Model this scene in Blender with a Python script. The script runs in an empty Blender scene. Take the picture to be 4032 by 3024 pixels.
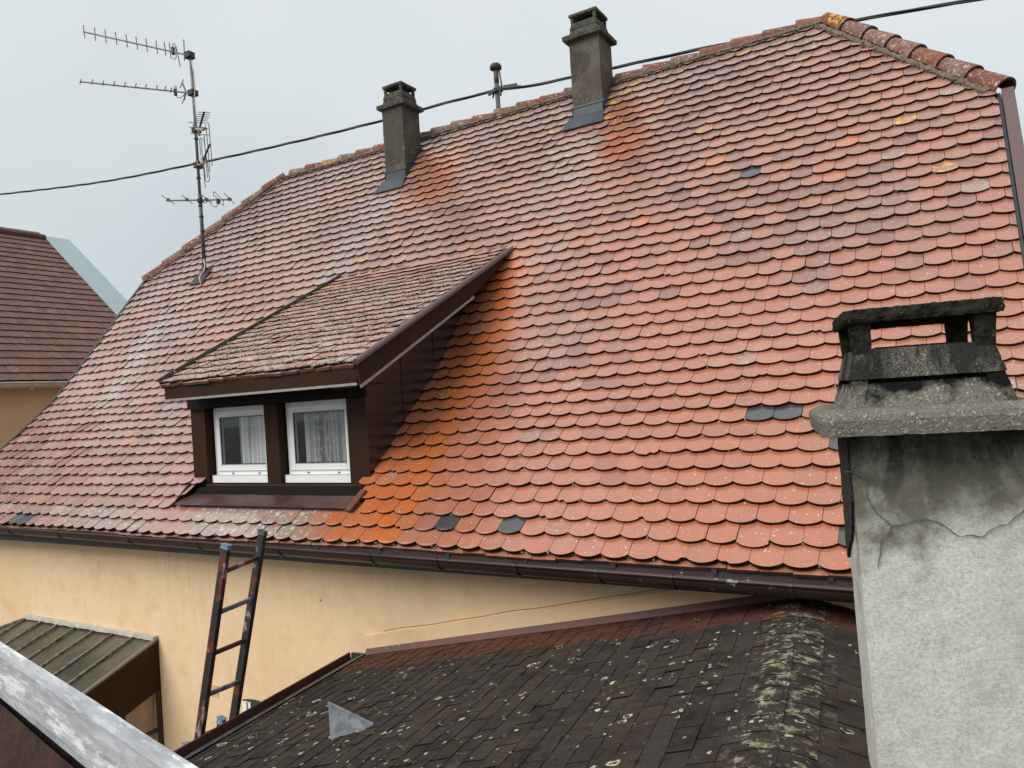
import bpy, math, random
from mathutils import Vector, Matrix, noise
random.seed(7)
sc = bpy.context.scene
col = sc.collection
R = math.radians
# ------------------------------------------------------------------ camera
FPX, YAW, PITCH, ROLL = 2990.108, -0.53383069, 0.01839346, -0.06585346
CAM = Vector((0, -4.308993, 1.027178))
_f = Vector((math.sin(YAW)*math.cos(PITCH), math.cos(YAW)*math.cos(PITCH), math.sin(PITCH)))
_r = Vector((math.cos(YAW), -math.sin(YAW), 0)); _u = _r.cross(_f)
RR = math.cos(ROLL)*_r + math.sin(ROLL)*_u; UU = -math.sin(ROLL)*_r + math.cos(ROLL)*_u
cd = bpy.data.cameras.new('camera'); cam = bpy.data.objects.new('camera', cd); col.objects.link(cam)
cd.sensor_fit = 'HORIZONTAL'; cd.sensor_width = 36; cd.lens = FPX/4032*36; cd.clip_start = 0.05; cd.clip_end = 2000
m3 = Matrix((RR, UU, -_f)).transposed(); cam.matrix_world = Matrix.Translation(CAM) @ m3.to_4x4()
sc.camera = cam
# ------------------------------------------------------------------ world, sun, exposure
EXPO = 0.85; SKYL = 0.405; SUNE = 1.5
w = bpy.data.worlds.new('World'); sc.world = w; w.use_nodes = True
nt = w.node_tree; nt.nodes.clear()
out = nt.nodes.new('ShaderNodeOutputWorld'); add = nt.nodes.new('ShaderNodeAddShader')
b1 = nt.nodes.new('ShaderNodeBackground'); b2 = nt.nodes.new('ShaderNodeBackground')
sky = nt.nodes.new('ShaderNodeTexSky'); sky.sky_type = 'NISHITA'; sky.sun_disc = False
sky.sun_elevation = R(43); sky.sun_rotation = R(200); sky.air_density = 1.5; sky.dust_density = 6
hs = nt.nodes.new('ShaderNodeHueSaturation'); hs.inputs['Saturation'].default_value = 0.4
nt.links.new(sky.outputs[0], hs.inputs['Color']); nt.links.new(hs.outputs[0], b1.inputs[0]); b1.inputs[1].default_value = 0.008
tc = nt.nodes.new('ShaderNodeTexCoord'); sep = nt.nodes.new('ShaderNodeSeparateXYZ')
nt.links.new(tc.outputs['Generated'], sep.inputs[0])
rp = nt.nodes.new('ShaderNodeValToRGB'); e = rp.color_ramp.elements
e[0].position = 0.0; e[0].color = (.70, .80, .85, 1); e[1].position = .62; e[1].color = (1.0, 1.05, 1.07, 1)
x = e.new(.2); x.color = (.76, .845, .89, 1)
x = e.new(.42); x.color = (.93, 1.0, 1.03, 1)
nz = nt.nodes.new('ShaderNodeTexNoise'); nz.inputs['Scale'].default_value = 1.6; nz.inputs['Detail'].default_value = 3
nt.links.new(tc.outputs['Generated'], nz.inputs['Vector'])
mr = nt.nodes.new('ShaderNodeMapRange'); mr.inputs[1].default_value = .25; mr.inputs[2].default_value = .75; mr.inputs[3].default_value = -.2; mr.inputs[4].default_value = .2
nt.links.new(nz.outputs[0], mr.inputs[0])
ad = nt.nodes.new('ShaderNodeMath'); ad.operation = 'ADD'
nt.links.new(sep.outputs[2], ad.inputs[0]); nt.links.new(mr.outputs[0], ad.inputs[1]); nt.links.new(ad.outputs[0], rp.inputs[0])
nt.links.new(rp.outputs[0], b2.inputs[0]); b2.inputs[1].default_value = SKYL
nt.links.new(b1.outputs[0], add.inputs[0]); nt.links.new(b2.outputs[0], add.inputs[1]); nt.links.new(add.outputs[0], out.inputs[0])
sd = bpy.data.lights.new('sun', 'SUN'); sd.energy = SUNE; sd.angle = R(40); sd.color = (1, .97, .93)
so = bpy.data.objects.new('sun', sd); col.objects.link(so)
so.rotation_euler = Vector((math.sin(R(200))*math.cos(R(43)), math.cos(R(200))*math.cos(R(43)), math.sin(R(43)))).to_track_quat('Z', 'Y').to_euler()
sc.view_settings.view_transform = 'Standard'; sc.view_settings.look = 'None'
sc.view_settings.exposure = EXPO; sc.view_settings.gamma = 1
sc.render.engine = 'CYCLES'; sc.cycles.max_bounces = 6; sc.cycles.transparent_max_bounces = 12
# ------------------------------------------------------------------ helpers
SC = 4032/2212.
def ray(px, py): return (_f*FPX + RR*(px*SC-2016) - UU*(py*SC-1512))/FPX
def U(px, py, n, p0):
    """point of the plane (normal n through p0) seen at photo coordinate px,py (2212 wide)"""
    v = ray(px, py); n = Vector(n); return CAM + v*(n.dot(Vector(p0)-CAM)/n.dot(v))
def UY(px, py, y): return U(px, py, (0, 1, 0), (0, y, 0))
def UX(px, py, x): return U(px, py, (1, 0, 0), (x, 0, 0))
def N3(x, y, z, s=1.): return noise.noise(Vector((x*s, y*s, z*s)))
class B:
    def __init__(s): s.v = []; s.f = []; s.m = []; s.t = []
    def poly(s, pts, m=0, t=(0, 0, 0, 0)):
        n = len(s.v); s.v += [tuple(p) for p in pts]; s.f.append(tuple(range(n, n+len(pts)))); s.m.append(m); s.t.append(t)
    def prism(s, pts, off, m=0, m2=None):
        """closed outline pts extruded by vector off"""
        n = len(s.v); k = len(pts); off = Vector(off)
        s.v += [tuple(p) for p in pts] + [tuple(Vector(p)+off) for p in pts]
        fs = [tuple(range(n, n+k)), tuple(range(n+2*k-1, n+k-1, -1))] + [(n+i, n+(i+1) % k, n+k+(i+1) % k, n+k+i) for i in range(k)]
        for i, f in enumerate(fs): s.f.append(f); s.m.append(m if i < 2 or m2 is None else m2); s.t.append((0, 0, 0, 0))
    def box(s, a, b, m=0):
        a = Vector(a); b = Vector(b)
        s.prism([(a.x, a.y, a.z), (b.x, a.y, a.z), (b.x, b.y, a.z), (a.x, b.y, a.z)], (0, 0, b.z-a.z), m)
    def obox(s, c, ax, m=0):
        """box from centre c and three half-axis vectors"""
        c = Vector(c); a, b, d = [Vector(q) for q in ax]
        s.prism([c-a-b-d, c+a-b-d, c+a+b-d, c-a+b-d], d*2, m)
    def bar(s, p, q, w, h, up=(0, 0, 1), m=0):
        p = Vector(p); q = Vector(q); d = (q-p).normalized(); sd_ = d.cross(Vector(up)).normalized(); u = sd_.cross(d)
        s.prism([p+sd_*w/2+u*h/2, p-sd_*w/2+u*h/2, p-sd_*w/2-u*h/2, p+sd_*w/2-u*h/2], q-p, m)
    def tube(s, pts, r, n=8, m=0, closed=False):
        pts = [Vector(p) for p in pts]; rs = r if isinstance(r, (list, tuple)) else [r]*len(pts)
        base = len(s.v); k = len(pts); pu = None
        for i, p in enumerate(pts):
            a = pts[(i-1) % k] if (i > 0 or closed) else p; b = pts[(i+1) % k] if (i < k-1 or closed) else p
            d = (b-a).normalized()
            if pu is None: pu = d.orthogonal().normalized()
            pu = (pu - d*pu.dot(d)); pu = pu.normalized() if pu.length > 1e-6 else d.orthogonal().normalized()
            v2 = d.cross(pu)
            for j in range(n):
                t_ = 2*math.pi*j/n; s.v.append(tuple(p + (pu*math.cos(t_)+v2*math.sin(t_))*rs[i]))
        for i in range(k if closed else k-1):
            for j in range(n):
                a = base+i*n+j; b = base+i*n+(j+1) % n; c = base+((i+1) % k)*n+(j+1) % n; d_ = base+((i+1) % k)*n+j
                s.f.append((a, b, c, d_)); s.m.append(m); s.t.append((0, 0, 0, 0))
        if not closed:
            s.f.append(tuple(base+j for j in range(n-1, -1, -1))); s.m.append(m); s.t.append((0, 0, 0, 0))
            s.f.append(tuple(base+(k-1)*n+j for j in range(n))); s.m.append(m); s.t.append((0, 0, 0, 0))
    def build(s, name, mats, parent=None, tint=False, smooth=False, bevel=0, rough=None):
        me = bpy.data.meshes.new(name); me.from_pydata(s.v, [], s.f)
        for q in (mats if isinstance(mats, (list, tuple)) else [mats]): me.materials.append(q)
        me.polygons.foreach_set('material_index', s.m)
        if tint:
            at = me.attributes.new('tint', 'FLOAT_COLOR', 'FACE')
            at.data.foreach_set('color', [c for t_ in s.t for c in t_])
        if smooth: me.polygons.foreach_set('use_smooth', [True]*len(s.f))
        me.update()
        o = bpy.data.objects.new(name, me); col.objects.link(o)
        if parent is not None: o.parent = parent; o.matrix_parent_inverse = Matrix.Translation(wloc(parent)).inverted()
        if bevel:
            md = o.modifiers.new('bevel', 'BEVEL'); md.width = bevel; md.segments = 2; md.limit_method = 'ANGLE'; md.angle_limit = R(40)
        if rough: roughen(o, *rough)
        return o
def wloc(o):
    p = Vector(o.location)   # parts sit at zero offset, so the thing's own location is all there is
    return p if o.type == 'EMPTY' else Vector((0, 0, 0))
def empty(name, loc):
    o = bpy.data.objects.new(name, None); o.location = loc; o.empty_display_size = .2; col.objects.link(o); return o
def tag(o, label=None, cat=None, group=None, kind=None):
    if label: o['label'] = label
    if cat: o['category'] = cat
    if group: o['group'] = group
    if kind: o['kind'] = kind
    return o
import bmesh
def roughen(o, size, amp, scale):
    bm = bmesh.new(); bm.from_mesh(o.data)
    bmesh.ops.remove_doubles(bm, verts=bm.verts, dist=1e-5)
    bmesh.ops.recalc_face_normals(bm, faces=bm.faces)
    bmesh.ops.triangulate(bm, faces=[f for f in bm.faces if len(f.verts) > 4])
    for _ in range(7):
        L = [e_ for e_ in bm.edges if e_.calc_length() > size]
        if not L or len(bm.edges) > 200000: break
        bmesh.ops.subdivide_edges(bm, edges=L, cuts=1, use_grid_fill=True)
    bm.normal_update()
    for v in bm.verts:
        p = v.co; a = noise.noise(p*scale)+.6*noise.noise(p*scale*2.7)
        v.co = p + v.normal*amp*a
    bm.to_mesh(o.data); bm.free(); o.data.update()
# ------------------------------------------------------------------ materials
class M:
    def __init__(s, name, rough=.7, spec=.5, metal=0):
        s.m = bpy.data.materials.new(name); s.m.use_nodes = True; s.t = s.m.node_tree
        s.b = s.t.nodes['Principled BSDF']; s.set('Roughness', rough); s.set('Metallic', metal); s.set('Specular IOR Level', spec)
        s.tc = s.t.nodes.new('ShaderNodeTexCoord').outputs['Object']
    def set(s, k, v):
        if hasattr(v, 'links') or isinstance(v, bpy.types.NodeSocket): s.t.links.new(v, s.b.inputs[k])
        else: s.b.inputs[k].default_value = v if not isinstance(v, tuple) else (v+(1,))[:4]
    def n(s, ty, **kw):
        nd = s.t.nodes.new(ty)
        for k, v in kw.items():
            if k.startswith('_'): setattr(nd, k[1:], v)
            else:
                k2 = int(k[1:]) if k[0] == 'i' and k[1:].isdigit() else k.replace('__', ' ')
                if isinstance(v, bpy.types.NodeSocket): s.t.links.new(v, nd.inputs[k2])
                else: nd.inputs[k2].default_value = v
        return nd
    def map(s, scale, rot=(0, 0, 0)):
        return s.n('ShaderNodeMapping', Vector=s.tc, Scale=scale, Rotation=rot).outputs[0]
    def noise(s, scale, detail=4, rough=.55, vec=None, dist=0):
        return s.n('ShaderNodeTexNoise', Vector=vec or s.tc, Scale=scale, Detail=detail, Roughness=rough, Distortion=dist).outputs[0]
    def vor(s, scale, vec=None, rnd=1., out='Distance', feature='F1'):
        return s.n('ShaderNodeTexVoronoi', _feature=feature, Vector=vec or s.tc, Scale=scale, Randomness=rnd).outputs[out]
    def ramp(s, fac, lo, hi, a=0., b=1.):
        return s.n('ShaderNodeMapRange', _clamp=True, i0=fac, i1=lo, i2=hi, i3=a, i4=b).outputs[0]
    def mix(s, fac, a, b):
        nd = s.t.nodes.new('ShaderNodeMix'); nd.data_type = 'RGBA'
        for k, v in ((0, fac), (6, a), (7, b)):
            if isinstance(v, bpy.types.NodeSocket): s.t.links.new(v, nd.inputs[k])
            else: nd.inputs[k].default_value = v if not isinstance(v, tuple) else (v+(1,))[:4]
        return nd.outputs[2]
    def math(s, op, a, b=0.): 
        nd = s.t.nodes.new('ShaderNodeMath'); nd.operation = op
        for k, v in ((0, a), (1, b)):
            if isinstance(v, bpy.types.NodeSocket): s.t.links.new(v, nd.inputs[k])
            else: nd.inputs[k].default_value = v
        return nd.outputs[0]
    def scale(s, colr, v):
        return s.mix(1., colr, colr) if v is None else s._mul(colr, v)
    def _mul(s, colr, v):
        nd = s.t.nodes.new('ShaderNodeVectorMath'); nd.operation = 'SCALE'
        if isinstance(colr, bpy.types.NodeSocket): s.t.links.new(colr, nd.inputs[0])
        else: nd.inputs[0].default_value = colr[:3]
        s.t.links.new(v, nd.inputs[3]) if isinstance(v, bpy.types.NodeSocket) else setattr(nd.inputs[3], 'default_value', v)
        return nd.outputs[0]
    def bump(s, h, strength=.3, dist=.01):
        s.set('Normal', s.n('ShaderNodeBump', Strength=strength, Distance=dist, Height=h).outputs[0])
    def sep(s):
        return s.n('ShaderNodeSeparateXYZ', i0=s.tc).outputs
def plain(name, c, rough=.6, var=.25, sc_=12, metal=0, bump=0, spec=.5, c2=None, spots=None):
    m = M(name, rough, spec, metal); nz_ = m.noise(sc_, 5)
    a = c; b = c2 or tuple(q*(1-var) for q in c)
    cc = m.mix(m.ramp(nz_, .35, .65), a, b)
    if spots: cc = m.mix(m.ramp(m.vor(spots[0]), spots[1], spots[1]*.6), cc, spots[2])
    m.set('Base Color', cc)
    if bump: m.bump(m.noise(sc_*8, 3), bump, .004)
    return m.m

def tile_material(name, cols, spotamt=.8, rough=.46, coat=.3, greyc=(.30, .255, .225), stain_refl_c=(.50, .125, .025), spec=.7, weather=0.):
    m = M(name, rough, spec); m.set('Coat Weight', coat); m.set('Coat Roughness', .22); m.set('Coat IOR', 1.65)
    at = m.n('ShaderNodeAttribute', _attribute_name='tint'); s3 = m.n('ShaderNodeSeparateColor', Color=at.outputs['Color']).outputs
    rnd, grey, stain_refl, spc = s3[0], s3[1], s3[2], at.outputs['Alpha']
    rp_ = m.n('ShaderNodeValToRGB', Fac=rnd); el = rp_.color_ramp.elements
    el[0].color = cols[0]+(1,); el[-1].color = cols[-1]+(1,)
    for i, c in enumerate(cols[1:-1]): e_ = el.new((i+1)/(len(cols)-1)); e_.color = c+(1,)
    c = rp_.outputs[0]
    n1 = m.noise(9, 5, .6); n2 = m.noise(38, 4, .6)
    c = m.scale(c, m.ramp(n1, .3, .7, .86, 1.1))
    c = m.mix(m.math('MULTIPLY', stain_refl, m.ramp(m.noise(6, 4, .6), .35, .6, .72, 1.)), c, stain_refl_c)  # orange stain, with reflections of stacks and cheek painted into the colour
    # smoky grey blotches
    g = m.math('MULTIPLY', m.ramp(n2, .50, .66), m.ramp(m.noise(4.3, 4), .45, .6, .15, 1.))
    c = m.mix(m.math('MULTIPLY', g, .75), c, (.2, .15, .12))
    # lichen film on marked tiles; pale sky sheen painted in to the left
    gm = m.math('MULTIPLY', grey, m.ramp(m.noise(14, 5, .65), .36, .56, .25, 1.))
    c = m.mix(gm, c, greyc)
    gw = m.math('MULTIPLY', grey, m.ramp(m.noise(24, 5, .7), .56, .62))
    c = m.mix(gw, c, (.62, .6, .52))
    # specks
    v1 = m.ramp(m.vor(42), .16, .10); k1 = m.ramp(m.noise(5, 3), .49-.1*weather, .56-.1*weather, 0, spotamt)
    c = m.mix(m.math('MULTIPLY', v1, k1), c, (.72, .68, .6))
    v3 = m.ramp(m.vor(17, m.map((1, 1, 1), (.9, .4, .7))), .11, .08); c = m.mix(m.math('MULTIPLY', v3, m.ramp(m.noise(3, 3, vec=m.map((1, 1, 1), (2, .4, .1))), .47, .51, 0, .85)), c, (.66, .62, .54))
    v2 = m.ramp(m.vor(95, m.map((1, 1, 1), (.3, .4, .1))), .2, .12); k2 = m.ramp(m.noise(7, 3, vec=m.map((1, 1, 1), (1, .4, .1))), .5, .6, 0, .6)
    c = m.mix(m.math('MULTIPLY', v2, k2), c, (.75, .72, .66))
    if weather:
        wv = m.ramp(m.noise(20, 6, .75), .55-.08*weather, .66, 0, .85); c = m.mix(wv, c, (.55, .5, .42))
        wd = m.ramp(m.noise(16, 6, .75, vec=m.map((1, 1, 1), (.9, .2, .6))), .58, .7, 0, .45); c = m.mix(wd, c, (.12, .09, .07))
    # slate and new orange replacement tiles
    c = m.mix(m.ramp(spc, .75, .8), c, (.045, .042, .045))
    c = m.mix(m.math('MULTIPLY', m.ramp(spc, .3, .35), m.ramp(spc, .7, .65)), c, (.46, .16, .08))
    # yellow lichen: alpha .1 .. .25
    yl = m.math('MULTIPLY', m.math('MULTIPLY', m.ramp(spc, .05, .15), m.ramp(spc, .28, .24)), m.ramp(m.noise(20, 5, .7), .52, .58))
    c = m.mix(yl, c, (.62, .36, .04))
    m.set('Base Color', c)
    m.set('Roughness', m.math('SUBTRACT', m.ramp(n2, .3, .7, rough-.07, rough+.1), m.math('MULTIPLY', stain_refl, .12)))
    m.bump(m.noise(60, 4), .25, .003)
    return m.m
T_MAIN = tile_material('terracotta tile', [(.235, .085, .070), (.30, .124, .082), (.395, .146, .090), (.365, .137, .089), (.42, .170, .110)], rough=.36, coat=1.)
T_DORM = tile_material('weathered terracotta', [(.34, .14, .115), (.42, .19, .155), (.48, .29, .25), (.50, .20, .15)], 1., .6, weather=.5)
T_EDGE = plain('grimy shaded tile edge', (.034, .017, .013), .95, .4, 30, spec=.1)  # algae grime, darkened further in place of contact shade under each course
T_EDGE2 = plain('tile edge clay', (.16, .06, .04), .9, .5, 30)
T_RIDGE = tile_material('ridge clay', [(.12, .045, .032), (.17, .06, .04), (.21, .08, .052)], .8, .75, coat=0., weather=.08, spec=.2)
T_NB = tile_material('brown tile', [(.105, .042, .03), (.13, .05, .036), (.16, .065, .046), (.12, .052, .04)], .15, .7, coat=0.)
def wall_mat(name, c1, c2, stain, bump=.6):
    m = M(name, .9, .2)
    c = m.mix(m.ramp(m.noise(.9, 5, .6), .38, .62), c1, c2)
    c = m.mix(m.ramp(m.noise(3.5, 6, .62), .52, .70, 0, .8), c, stain); c = m.mix(m.ramp(m.noise(13, 5, .7), .52, .7, 0, .35), c, stain)
    c = m.mix(m.ramp(m.noise(.5, 5, .7, vec=m.map((3, 3, .35))), .55, .75, 0, .3), c, (.6, .36, .18))
    c = m.mix(m.ramp(m.noise(120, 5, .8), .42, .65, 0, .35), c, tuple(q*.72 for q in c1)); dr = m.math('MULTIPLY', m.ramp(m.noise(4, 5, .7, vec=m.map((3, 3, .25))), .5, .66), m.ramp(m.sep()[2], -1.3, -.2)); c = m.mix(m.math('MULTIPLY', m.math('MULTIPLY', dr, m.ramp(m.noise(1.2, 4), .45, .65)), .4), c, (.40, .28, .17))
    sp = m.math('MULTIPLY', m.ramp(m.vor(34), .2, .1), m.ramp(m.noise(2.1, 3), .58, .66, 0, .35)); c = m.mix(sp, c, (.42, .3, .19))
    c = m.mix(m.math('MULTIPLY', m.ramp(m.vor(1.7), .022, .016), .8), c, (.12, .08, .05))
    m.set('Base Color', c); m.bump(m.noise(110, 5, .75), bump, .006); return m.m
W_YEL = wall_mat('cream yellow render', (.75, .545, .335), (.79, .595, .38), (.67, .45, .255))
W_SAL = wall_mat('salmon render', (.60, .385, .26), (.63, .41, .28), (.55, .35, .23), .1)
BROWN = plain('brown coated metal', (.036, .0165, .009), .5, .2, 3, spec=.12)
BROWN_G = plain('glossy brown cladding', (.030, .014, .008), .22, .2, 3, spec=.45)
BROWN_D = plain('dark brown lintel', (.010, .009, .009), .5, .2, 3, spec=.1)
BROWN_L = plain('grey brown metal edge', (.17, .125, .115), .38, .2, 6)
def apron_mat():
    m = M('brown lead apron', .36, .35)
    c = m.mix(m.ramp(m.noise(5, 4), .4, .6), (.06, .022, .018), (.085, .04, .036))
    c = m.mix(m.math('MULTIPLY', m.ramp(m.noise(26, 6, .8), .66, .7), .35), c, (.2, .14, .12))
    m.set('Base Color', c); m.bump(m.noise(4, 2, .5), .45, .02); return m.m
APRON = apron_mat()
GUT = plain('brown gutter', (.032, .018, .015), .36, .35, 4, spec=.6)
def gut_mat():
    m = M('brown gutter paint', .38, .35)
    xs = m.sep()
    c = m.mix(m.ramp(m.noise(2.2, 5), .35, .65), (.034, .017, .014), (.05, .03, .027))
    fl = m.math('MULTIPLY', m.ramp(m.noise(14, 3, .5), .62, .64), m.math('MULTIPLY', m.ramp(xs[0], -1.75, -1.5), m.ramp(xs[0], -.9, -1.05)))
    c = m.mix(fl, c, (.2, .24, .23)); m.set('Base Color', c); return m.m
GUT = gut_mat()
ZINC = plain('weathered zinc', (.16, .19, .21), .4, .35, 6, metal=.35)
ZINC_D = plain('dark lead flashing', (.05, .062, .072), .45, .35, 7, metal=.2)
DRIP = plain('pale metal edge', (.35, .33, .32), .35, .2, 20, metal=.3)
MORTAR = plain('mossy mortar', (.17, .13, .10), .95, .5, 18, bump=.5, c2=(.09, .085, .06), spots=(45, .2, (.45, .4, .3)))
WHITE = plain('white upvc', (.8, .8, .8), .35, .04, 5)
STEEL = plain('grey galvanised tube', (.16, .16, .165), .5, .3, 30, metal=.3)
ALU = plain('aluminium rod', (.13, .135, .165), .5, .2, 20, metal=.1)
BLACK = plain('black plastic', (.02, .02, .022), .5, .3, 20)
CABLE = plain('black cable', (.025, .026, .028), .6, .3, 20)
CREAMC = plain('cream cable', (.5, .45, .36), .6, .2, 20)
RUSTP = plain('rusty steel pole', (.13, .085, .06), .75, .5, 14, c2=(.09, .085, .08))
DECK = plain('roof underlay', (.014, .011, .010), .95, .2, spec=.1)
INT = plain('dark room', (.035, .04, .042), .9, .1)

def conc_mat(name, c1, c2, soot_z=None, speck=True, brown=0., drips=0.):
    m = M(name, .95, .1); z = m.sep()[2]
    c = m.mix(m.ramp(m.noise(6, 6, .65), .35, .65), c1, c2)
    if brown: c = m.mix(m.ramp(m.noise(3.2, 5, .6, vec=m.map((1, 1, .6))), .45, .62, 0, brown), c, (.13, .105, .08))
    if speck:
        c = m.mix(m.ramp(m.noise(160, 5, .8), .42, .62, 0, .8), c, (.30, .29, .25)); c = m.mix(m.ramp(m.noise(110, 4, .8, vec=m.map((1, 1, 1), (.4, .9, .1))), .56, .66, 0, .8), c, (.045, .042, .036))
        c = m.mix(m.math('MULTIPLY', m.ramp(m.vor(95), .32, .2), m.ramp(m.noise(30, 3), .42, .55, 0, .9)), c, (.5, .48, .42))
        c = m.mix(m.math('MULTIPLY', m.ramp(m.vor(75, m.map((1, 1, 1), (1, 2, 3))), .2, .12), m.ramp(m.noise(12, 3, vec=m.map((1, 1, 1), (3, 2, 1))), .5, .6, 0, .9)), c, (.03, .03, .03))
    if drips:
        c = m.mix(m.math('MULTIPLY', m.ramp(m.noise(11, 5, .7, vec=m.map((1, 1, .25))), .38, .56), drips), c, (.022, .021, .019))
    if soot_z:
        zz = m.math('ADD', z, m.ramp(m.noise(9, 4, .6), .3, .7, -.06, .06))
        c = m.mix(m.ramp(zz, soot_z[0], soot_z[1], 0, .97), c, (.006, .006, .007))
    m.set('Base Color', c); m.bump(m.noise(230, 5, .8), .9, .006); return m.m
STACK = None
def stack_mat():
    m = M('old stack render', .92, .25)
    c = m.mix(m.ramp(m.noise(3.4, 6, .65), .38, .62), (.075, .062, .05), (.12, .102, .083))
    c = m.mix(m.ramp(m.noise(2.0, 5, .6, vec=m.map((1, 1, .7), (.4, .2, .7))), .52, .56, 0, .6), c, (.045, .04, .036))
    c = m.mix(m.ramp(m.vor(60), .2, .14, 0, .5), c, (.3, .28, .24))
    c = m.mix(m.math('MULTIPLY', m.ramp(m.noise(34, 4, .7), .62, .66), m.ramp(m.sep()[2], 4.75, 4.3)), c, (.4, .3, .07))
    m.set('Base Color', c); m.bump(m.noise(90, 4, .7), .4, .005); return m.m
STACK = stack_mat()
STACKTOP = plain('old stack concrete', (.10, .096, .082), .95, .5, 16, bump=.6, spec=.1, c2=(.045, .045, .036), spots=(48, .2, (.26, .25, .2)))

def tagged_poly(pts, th, name, mat, parent, bevel=0):
    pts = [Vector(p) for p in pts]; n = (pts[1]-pts[0]).cross(pts[-1]-pts[0]).normalized()
    b = B(); b.prism(pts, n*th); return b.build(name, mat, parent, bevel=bevel)

# ------------------------------------------------------------------ main roof profile
E_ = 0.14396; AL, BE = 0.892435, 0.712190; KT = 14.61336*E_
_tab = [(0., 0., 0.)]
_y = _z = 0.; STEP = .02
for i in range(400):
    t_ = i*STEP+STEP/2; q = min(1, max(0, (t_-KT+.55)/1.1)); q = q*q*(3-2*q); a_ = BE+(AL-BE)*q
    _y += STEP*math.cos(a_); _z += STEP*math.sin(a_); _tab.append((_y, _z, a_))
def FR(s, t, h=0.):
    i = max(0, min(399, int(t/STEP))); fr = t/STEP-i
    y0, z0, _ = _tab[i]; y1, z1, a = _tab[i+1]; 
    y = y0+(y1-y0)*fr; z = z0+(z1-z0)*fr
    if t < 0: a = BE; y = t*math.cos(a); z = t*math.sin(a)
    return Vector((s, y-h*math.sin(a), z+h*math.cos(a)))
def k2t(k): return (44-k)*E_
THIP = k2t(12.7); TRID = k2t(-.75)
def xlo(t):
    return -10.86 if t < THIP else -10.86 + (t-THIP)/(TRID-THIP)*(-8.98+10.86)
def xhi(t):
    return .40 if t < THIP else .40 + (t-THIP)/(TRID-THIP)*(-1.0-.40)

def tiles(Bd, F, nrows, lo, hi, e, w, colf, skip=None, sag=.030, L=None, jit=1., th=.025, h0=.050, row0=0, rowoff=None, arc=7, straight=False, gap=0.):
    rnd = random.Random(11); L = L or e*1.75
    for n in range(row0, nrows):
        tb = n*e
        off = (w/2 if n % 2 else 0.) if rowoff is None else rowoff(n)
        a = int(math.floor((min(lo(tb), lo(tb+L))-off)/w))-1; b_ = int(math.ceil((max(hi(tb), hi(tb+L))-off)/w))+1
        wav = lambda s: .006*jit*math.sin(s*1.3+n*.7)+.004*jit*math.sin(s*3.1+n*2.1)
        for i in range(a, b_):
            s0 = off+i*w; sm = s0+w/2
            if sm+w*.62 < lo(tb) and sm+w*.62 < lo(tb+L): continue
            if sm-w*.62 > hi(tb) and sm-w*.62 > hi(tb+L): continue
            if skip and skip(sm, tb+e/2): continue
            g = .0007+rnd.random()*.0013*jit*(3 if rnd.random() < .12 else 1); s0_ = s0+g+gap; s1_ = s0+w-g-gap
            dt = rnd.gauss(0, .0036*jit)+wav(sm); sk = rnd.gauss(0, .011*jit); dh = rnd.random()*.003*jit
            if not straight and rnd.random() < .02*jit: dt += rnd.uniform(-.022, .012); sk += rnd.gauss(0, .05)
            tilt = rnd.gauss(0, .0018*jit)
            pts = []
            if straight: arcp = [(s0_, 0), (s1_, 0)]
            else: 
                arcp = []
                for j in range(arc+1):
                    u = j/arc; x_ = 2*u-1; arcp.append((s0_+(s1_-s0_)*u, .010 - sag*(math.sqrt(max(0, 1-.62*x_*x_))-.6164)/.3836))
            if not straight and rnd.random() < .05*jit:
                jc = rnd.choice((1, 2, arc-2, arc-1)); arcp[jc] = (arcp[jc][0], arcp[jc][1]+rnd.uniform(.010, .024))
            def P(s, dtt, lay):
                t = tb+dt+dtt+(s-sm)*sk
                t2 = tb+dt+dtt
                lo_, hi_ = lo(t2), hi(t2)
                s_ = min(max(s, lo_), hi_)
                h = h0+dh - (h0-.01)*max(0, dtt)/L + tilt*(s-sm)/w*2 - lay
                return F(s_, t, h)
            top = [(s0_, L), (s1_, L)]
            if min(max(s0_, lo(tb)), hi(tb)) >= min(max(s1_, lo(tb)), hi(tb))-.012: continue
            tint = colf(sm, tb+e/2, n, i, rnd)
            outl = list(reversed(arcp)) + top      # s1..s0 along bottom, then up
            Bd.poly([P(s, d, 0) for s, d in reversed(outl)], 0, tint)
            seq = [(s0_, L)]+arcp+[(s1_, L)]
            for (sa, da), (sb, db) in zip(seq[:-1], seq[1:]):
                Bd.poly([P(sa, da, 0), P(sa, da, th), P(sb, db, th), P(sb, db, 0)], 1, tint)

# dormer extents on the roof
DX0, DX1 = -6.44, -4.235; DY = .47; FY = .09
K_APR, K_TIP = 41.9, 18.5
def in_dormer(s, t):
    k = 44-t/E_
    if k > 42.0 or k < 20: return False
    a, b_ = (DX0+.1, DX1-.1)
    if k > 39.9: a, b_ = DX0+.02, DX1+.02
    if k < 26: return a+.1 < s < b_-.1 and k > 23
    return a < s < b_
CH = [(-6.49, -6.15, 3.70, 4.07, 5.025, 'left'), (-3.755, -3.375, 3.90, 4.27, 5.215, 'right')]
special = {(43, -19): 1, }
def near(s, t, k0, x0): return abs((44-t/E_)-k0) < .5 and abs(s-x0) < .09
DARK = [(15.5, -1.53), (35.5, -1.17), (35.5, -.99), (42.5, -3.24), (42.5, -2.70), (42.5, -.54), (43.5, -8.91), (43.5, -8.73), (37.4, -.63)]
BRIG = [(14.5, -.72), (13.5, -1.89), (17.5, -.81), (18.5, -2.61), (27.5, -8.5), (8.5, -2.95), (7.5, -3.2), (36.5, -6.62), (35.5, -8.2), (30.5, -6.99)]
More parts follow.
